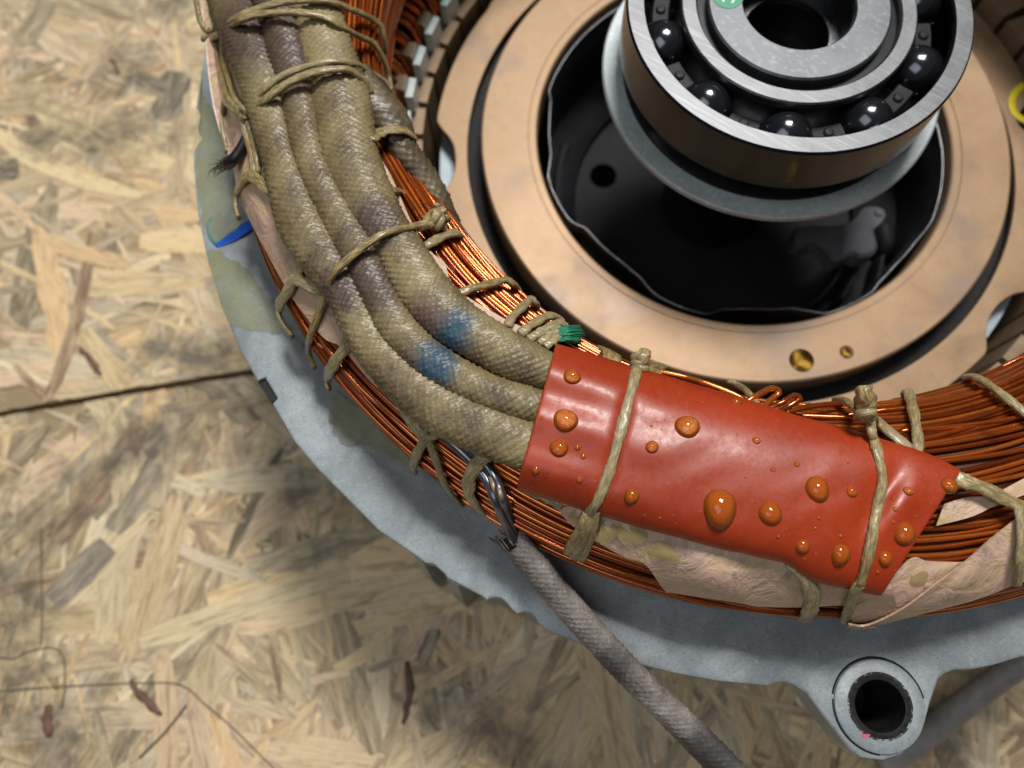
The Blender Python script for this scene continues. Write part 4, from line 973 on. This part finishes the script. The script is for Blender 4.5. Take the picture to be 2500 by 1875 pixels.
# yellow paint at the far right scallop
P = spline(atz([(2502,206),(2484,220),(2471,245),(2476,272),(2492,288),(2515,300)], ZP+.06), 30)
tube('paint_mark', P, 1.0, .12, 8, MAT['yellow'], rt)

# ------------------------------------------------------------------ bearing stack
wsh = empty('shield_washer', (0,0,21.4), 'large zinc grey dished washer under the bearing', 'washer')
lathe('washer', [(16,21.4),(16,22.3),(31,22.3),(33.0,22.9),(35.7,23.0),(36.05,22.7),(36.05,21.7),(35.6,21.4)], MAT['zinc'], wsh, 200)
lathe('dark_inner_film', [(16.2,22.32),(16.2,22.40),(31.6,22.52),(31.8,22.4)], MAT['black'], wsh, 128)  # near-black layer over the inner part of the washer top
br = empty('ball_bearing', (0,0,28.9), 'open steel ball bearing with dark oily balls on the rotor', 'bearing')
def groove(rc, zc, r, a0, a1, n=12): return [(rc+r*math.cos(t), zc+r*math.sin(t)) for t in np.linspace(a0,a1,n)]
ZB0, ZB1, ZBC, RB = 29.0, 41.2, 35.1, 5.15
orc = lathe('outer_race', [(32.6,ZB0),(33.1,ZB0+.5),(33.1,ZB1-.5),(32.7,ZB1),(29.7,ZB1),(29.3,ZB1-.4)] + groove(25.8,ZBC,RB+.12,.84,-.84) + [(29.3,ZB0+.4),(29.7,ZB0)], MAT['race_side'], br, 256)
orc.data.materials.append(MAT['race'])
for p in orc.data.polygons:
    if p.normal.z > .75: p.material_index = 1
irc = lathe('inner_race', [(19.6,ZB0),(19.3,ZB0+.4),(19.3,ZB1-.5),(19.7,ZB1),(22.2,ZB1),(22.5,ZB1-.3)] + groove(25.8,ZBC,RB+.12,PI-.89,PI+.89) + [(22.5,ZB0+.3),(22.2,ZB0)], MAT['race'], br, 256)
b0 = math.radians(-170.0)
bm = None
for k in range(10):
    a = b0 + k*2*PI/10; c = np.array([25.8*math.cos(a), 25.8*math.sin(a), ZBC])
    if bm is None:
        V = []; n = 36; Rr = 20
        for i_ in range(Rr+1):
            t = PI*i_/Rr
            for q in range(n): V.append((RB*math.sin(t)*math.cos(2*PI*q/n), RB*math.sin(t)*math.sin(2*PI*q/n), RB*math.cos(t)))
        o = mesh('ball', np.array(V)+ORI[br.name], gridf(Rr+1, n, True)[:,::-1], MAT['ball'], br); bm = o.data
    else:
        o = bpy.data.objects.new('ball', bm); link(o, br)
    o.location = (c-ORI[br.name])*S
    m_ = a + PI/10
    pr = [(24.0,ZBC-.9),(24.0,ZBC+.9),(24.3,ZBC+1.2),(27.2,ZBC+1.2),(27.5,ZBC+.9),(27.5,ZBC-.9)]
    lathe('cage_bridge', pr, MAT['cage'], br, 10, a0=m_-.115, a1=m_+.115)
    cc = (25.75*math.cos(m_), 25.75*math.sin(m_)); lathe('rivet', [(.01,ZBC+1.75),(.7,ZBC+1.7),(1.0,ZBC+1.45),(1.0,ZBC+1.1),(.01,ZBC+1.1)], MAT['cage'], br, 20, c=cc)
    # pocket shell hugging each ball
    t = np.linspace(-.55*PI, .55*PI, 18)
    for sgn in (1,-1):
        P = np.array([c + np.array([math.cos(a)*(sgn*1.65) - math.sin(a)*math.sin(q)*5.5, math.sin(a)*(sgn*1.65)+math.cos(a)*math.sin(q)*5.5, .75]) for q in (-1.57,-1.3,-1.2)])
        tube('cage_pocket', P, .35, .35, 6, MAT['cage'], br)
bs = empty('bearing_bushing', (0,0,28), 'steel bushing face with open bore inside the bearing', 'bushing')
lathe('face', [(10.7,ZB1-8),(10.7,ZB1+.1),(11.0,ZB1+.45),(17.1,ZB1+.45),(17.5,ZB1+.1),(17.5,ZB1-9)], MAT['bush'], bs, 192)
lathe('shoulder', [(17.4,ZB1-1.8),(19.4,ZB1-1.8),(19.4,28),(17.4,28)], MAT['black'], bs, 128)
lathe('bore', [(10.8,ZB1-.6),(10.6,ZB1-.6),(10.6,22.5),(.1,22.5),(.1,21.9),(11.6,21.9),(11.6,ZB1-.8)], MAT['black'], bs, 128)
lathe('snap_ring', [(10.6,ZB1-7.6),(8.6,ZB1-7.6),(8.4,ZB1-8),(8.4,ZB1-9),(10.6,ZB1-9)], MAT['rim'], bs, 128)
stc = at(1777,-10,ZB1+.47)
sk = mesh('sticker', [(stc[0]+3.0*math.cos(t), stc[1]+3.0*math.sin(t), z) for z in (ZB1+.46,ZB1+.54) for t in np.linspace(0,2*PI,40,endpoint=False)],
 [list(range(40,80))]+[[k,(k+1)%40,40+(k+1)%40,40+k] for k in range(40)], MAT['sticker'], bs, smooth=False)
fc = bpy.data.curves.new('digits','FONT'); fc.body = '17'; fc.size = 4.2*S; fc.align_x = 'CENTER'; fc.extrude = .02*S
fo = bpy.data.objects.new('digits', fc); scene.collection.objects.link(fo); bpy.context.view_layer.update()
tm = bpy.data.meshes.new_from_object(fo.evaluated_get(bpy.context.evaluated_depsgraph_get())); bpy.data.objects.remove(fo)
tm.materials.clear(); tm.materials.append(MAT['white'])
to = bpy.data.objects.new('printed_number', tm); link(to, sk)
to.location = (np.array([stc[0]-.0, stc[1]-1.7, ZB1+.57])-ORI[bs.name])*S; to.rotation_euler = (0,0,math.radians(-10))
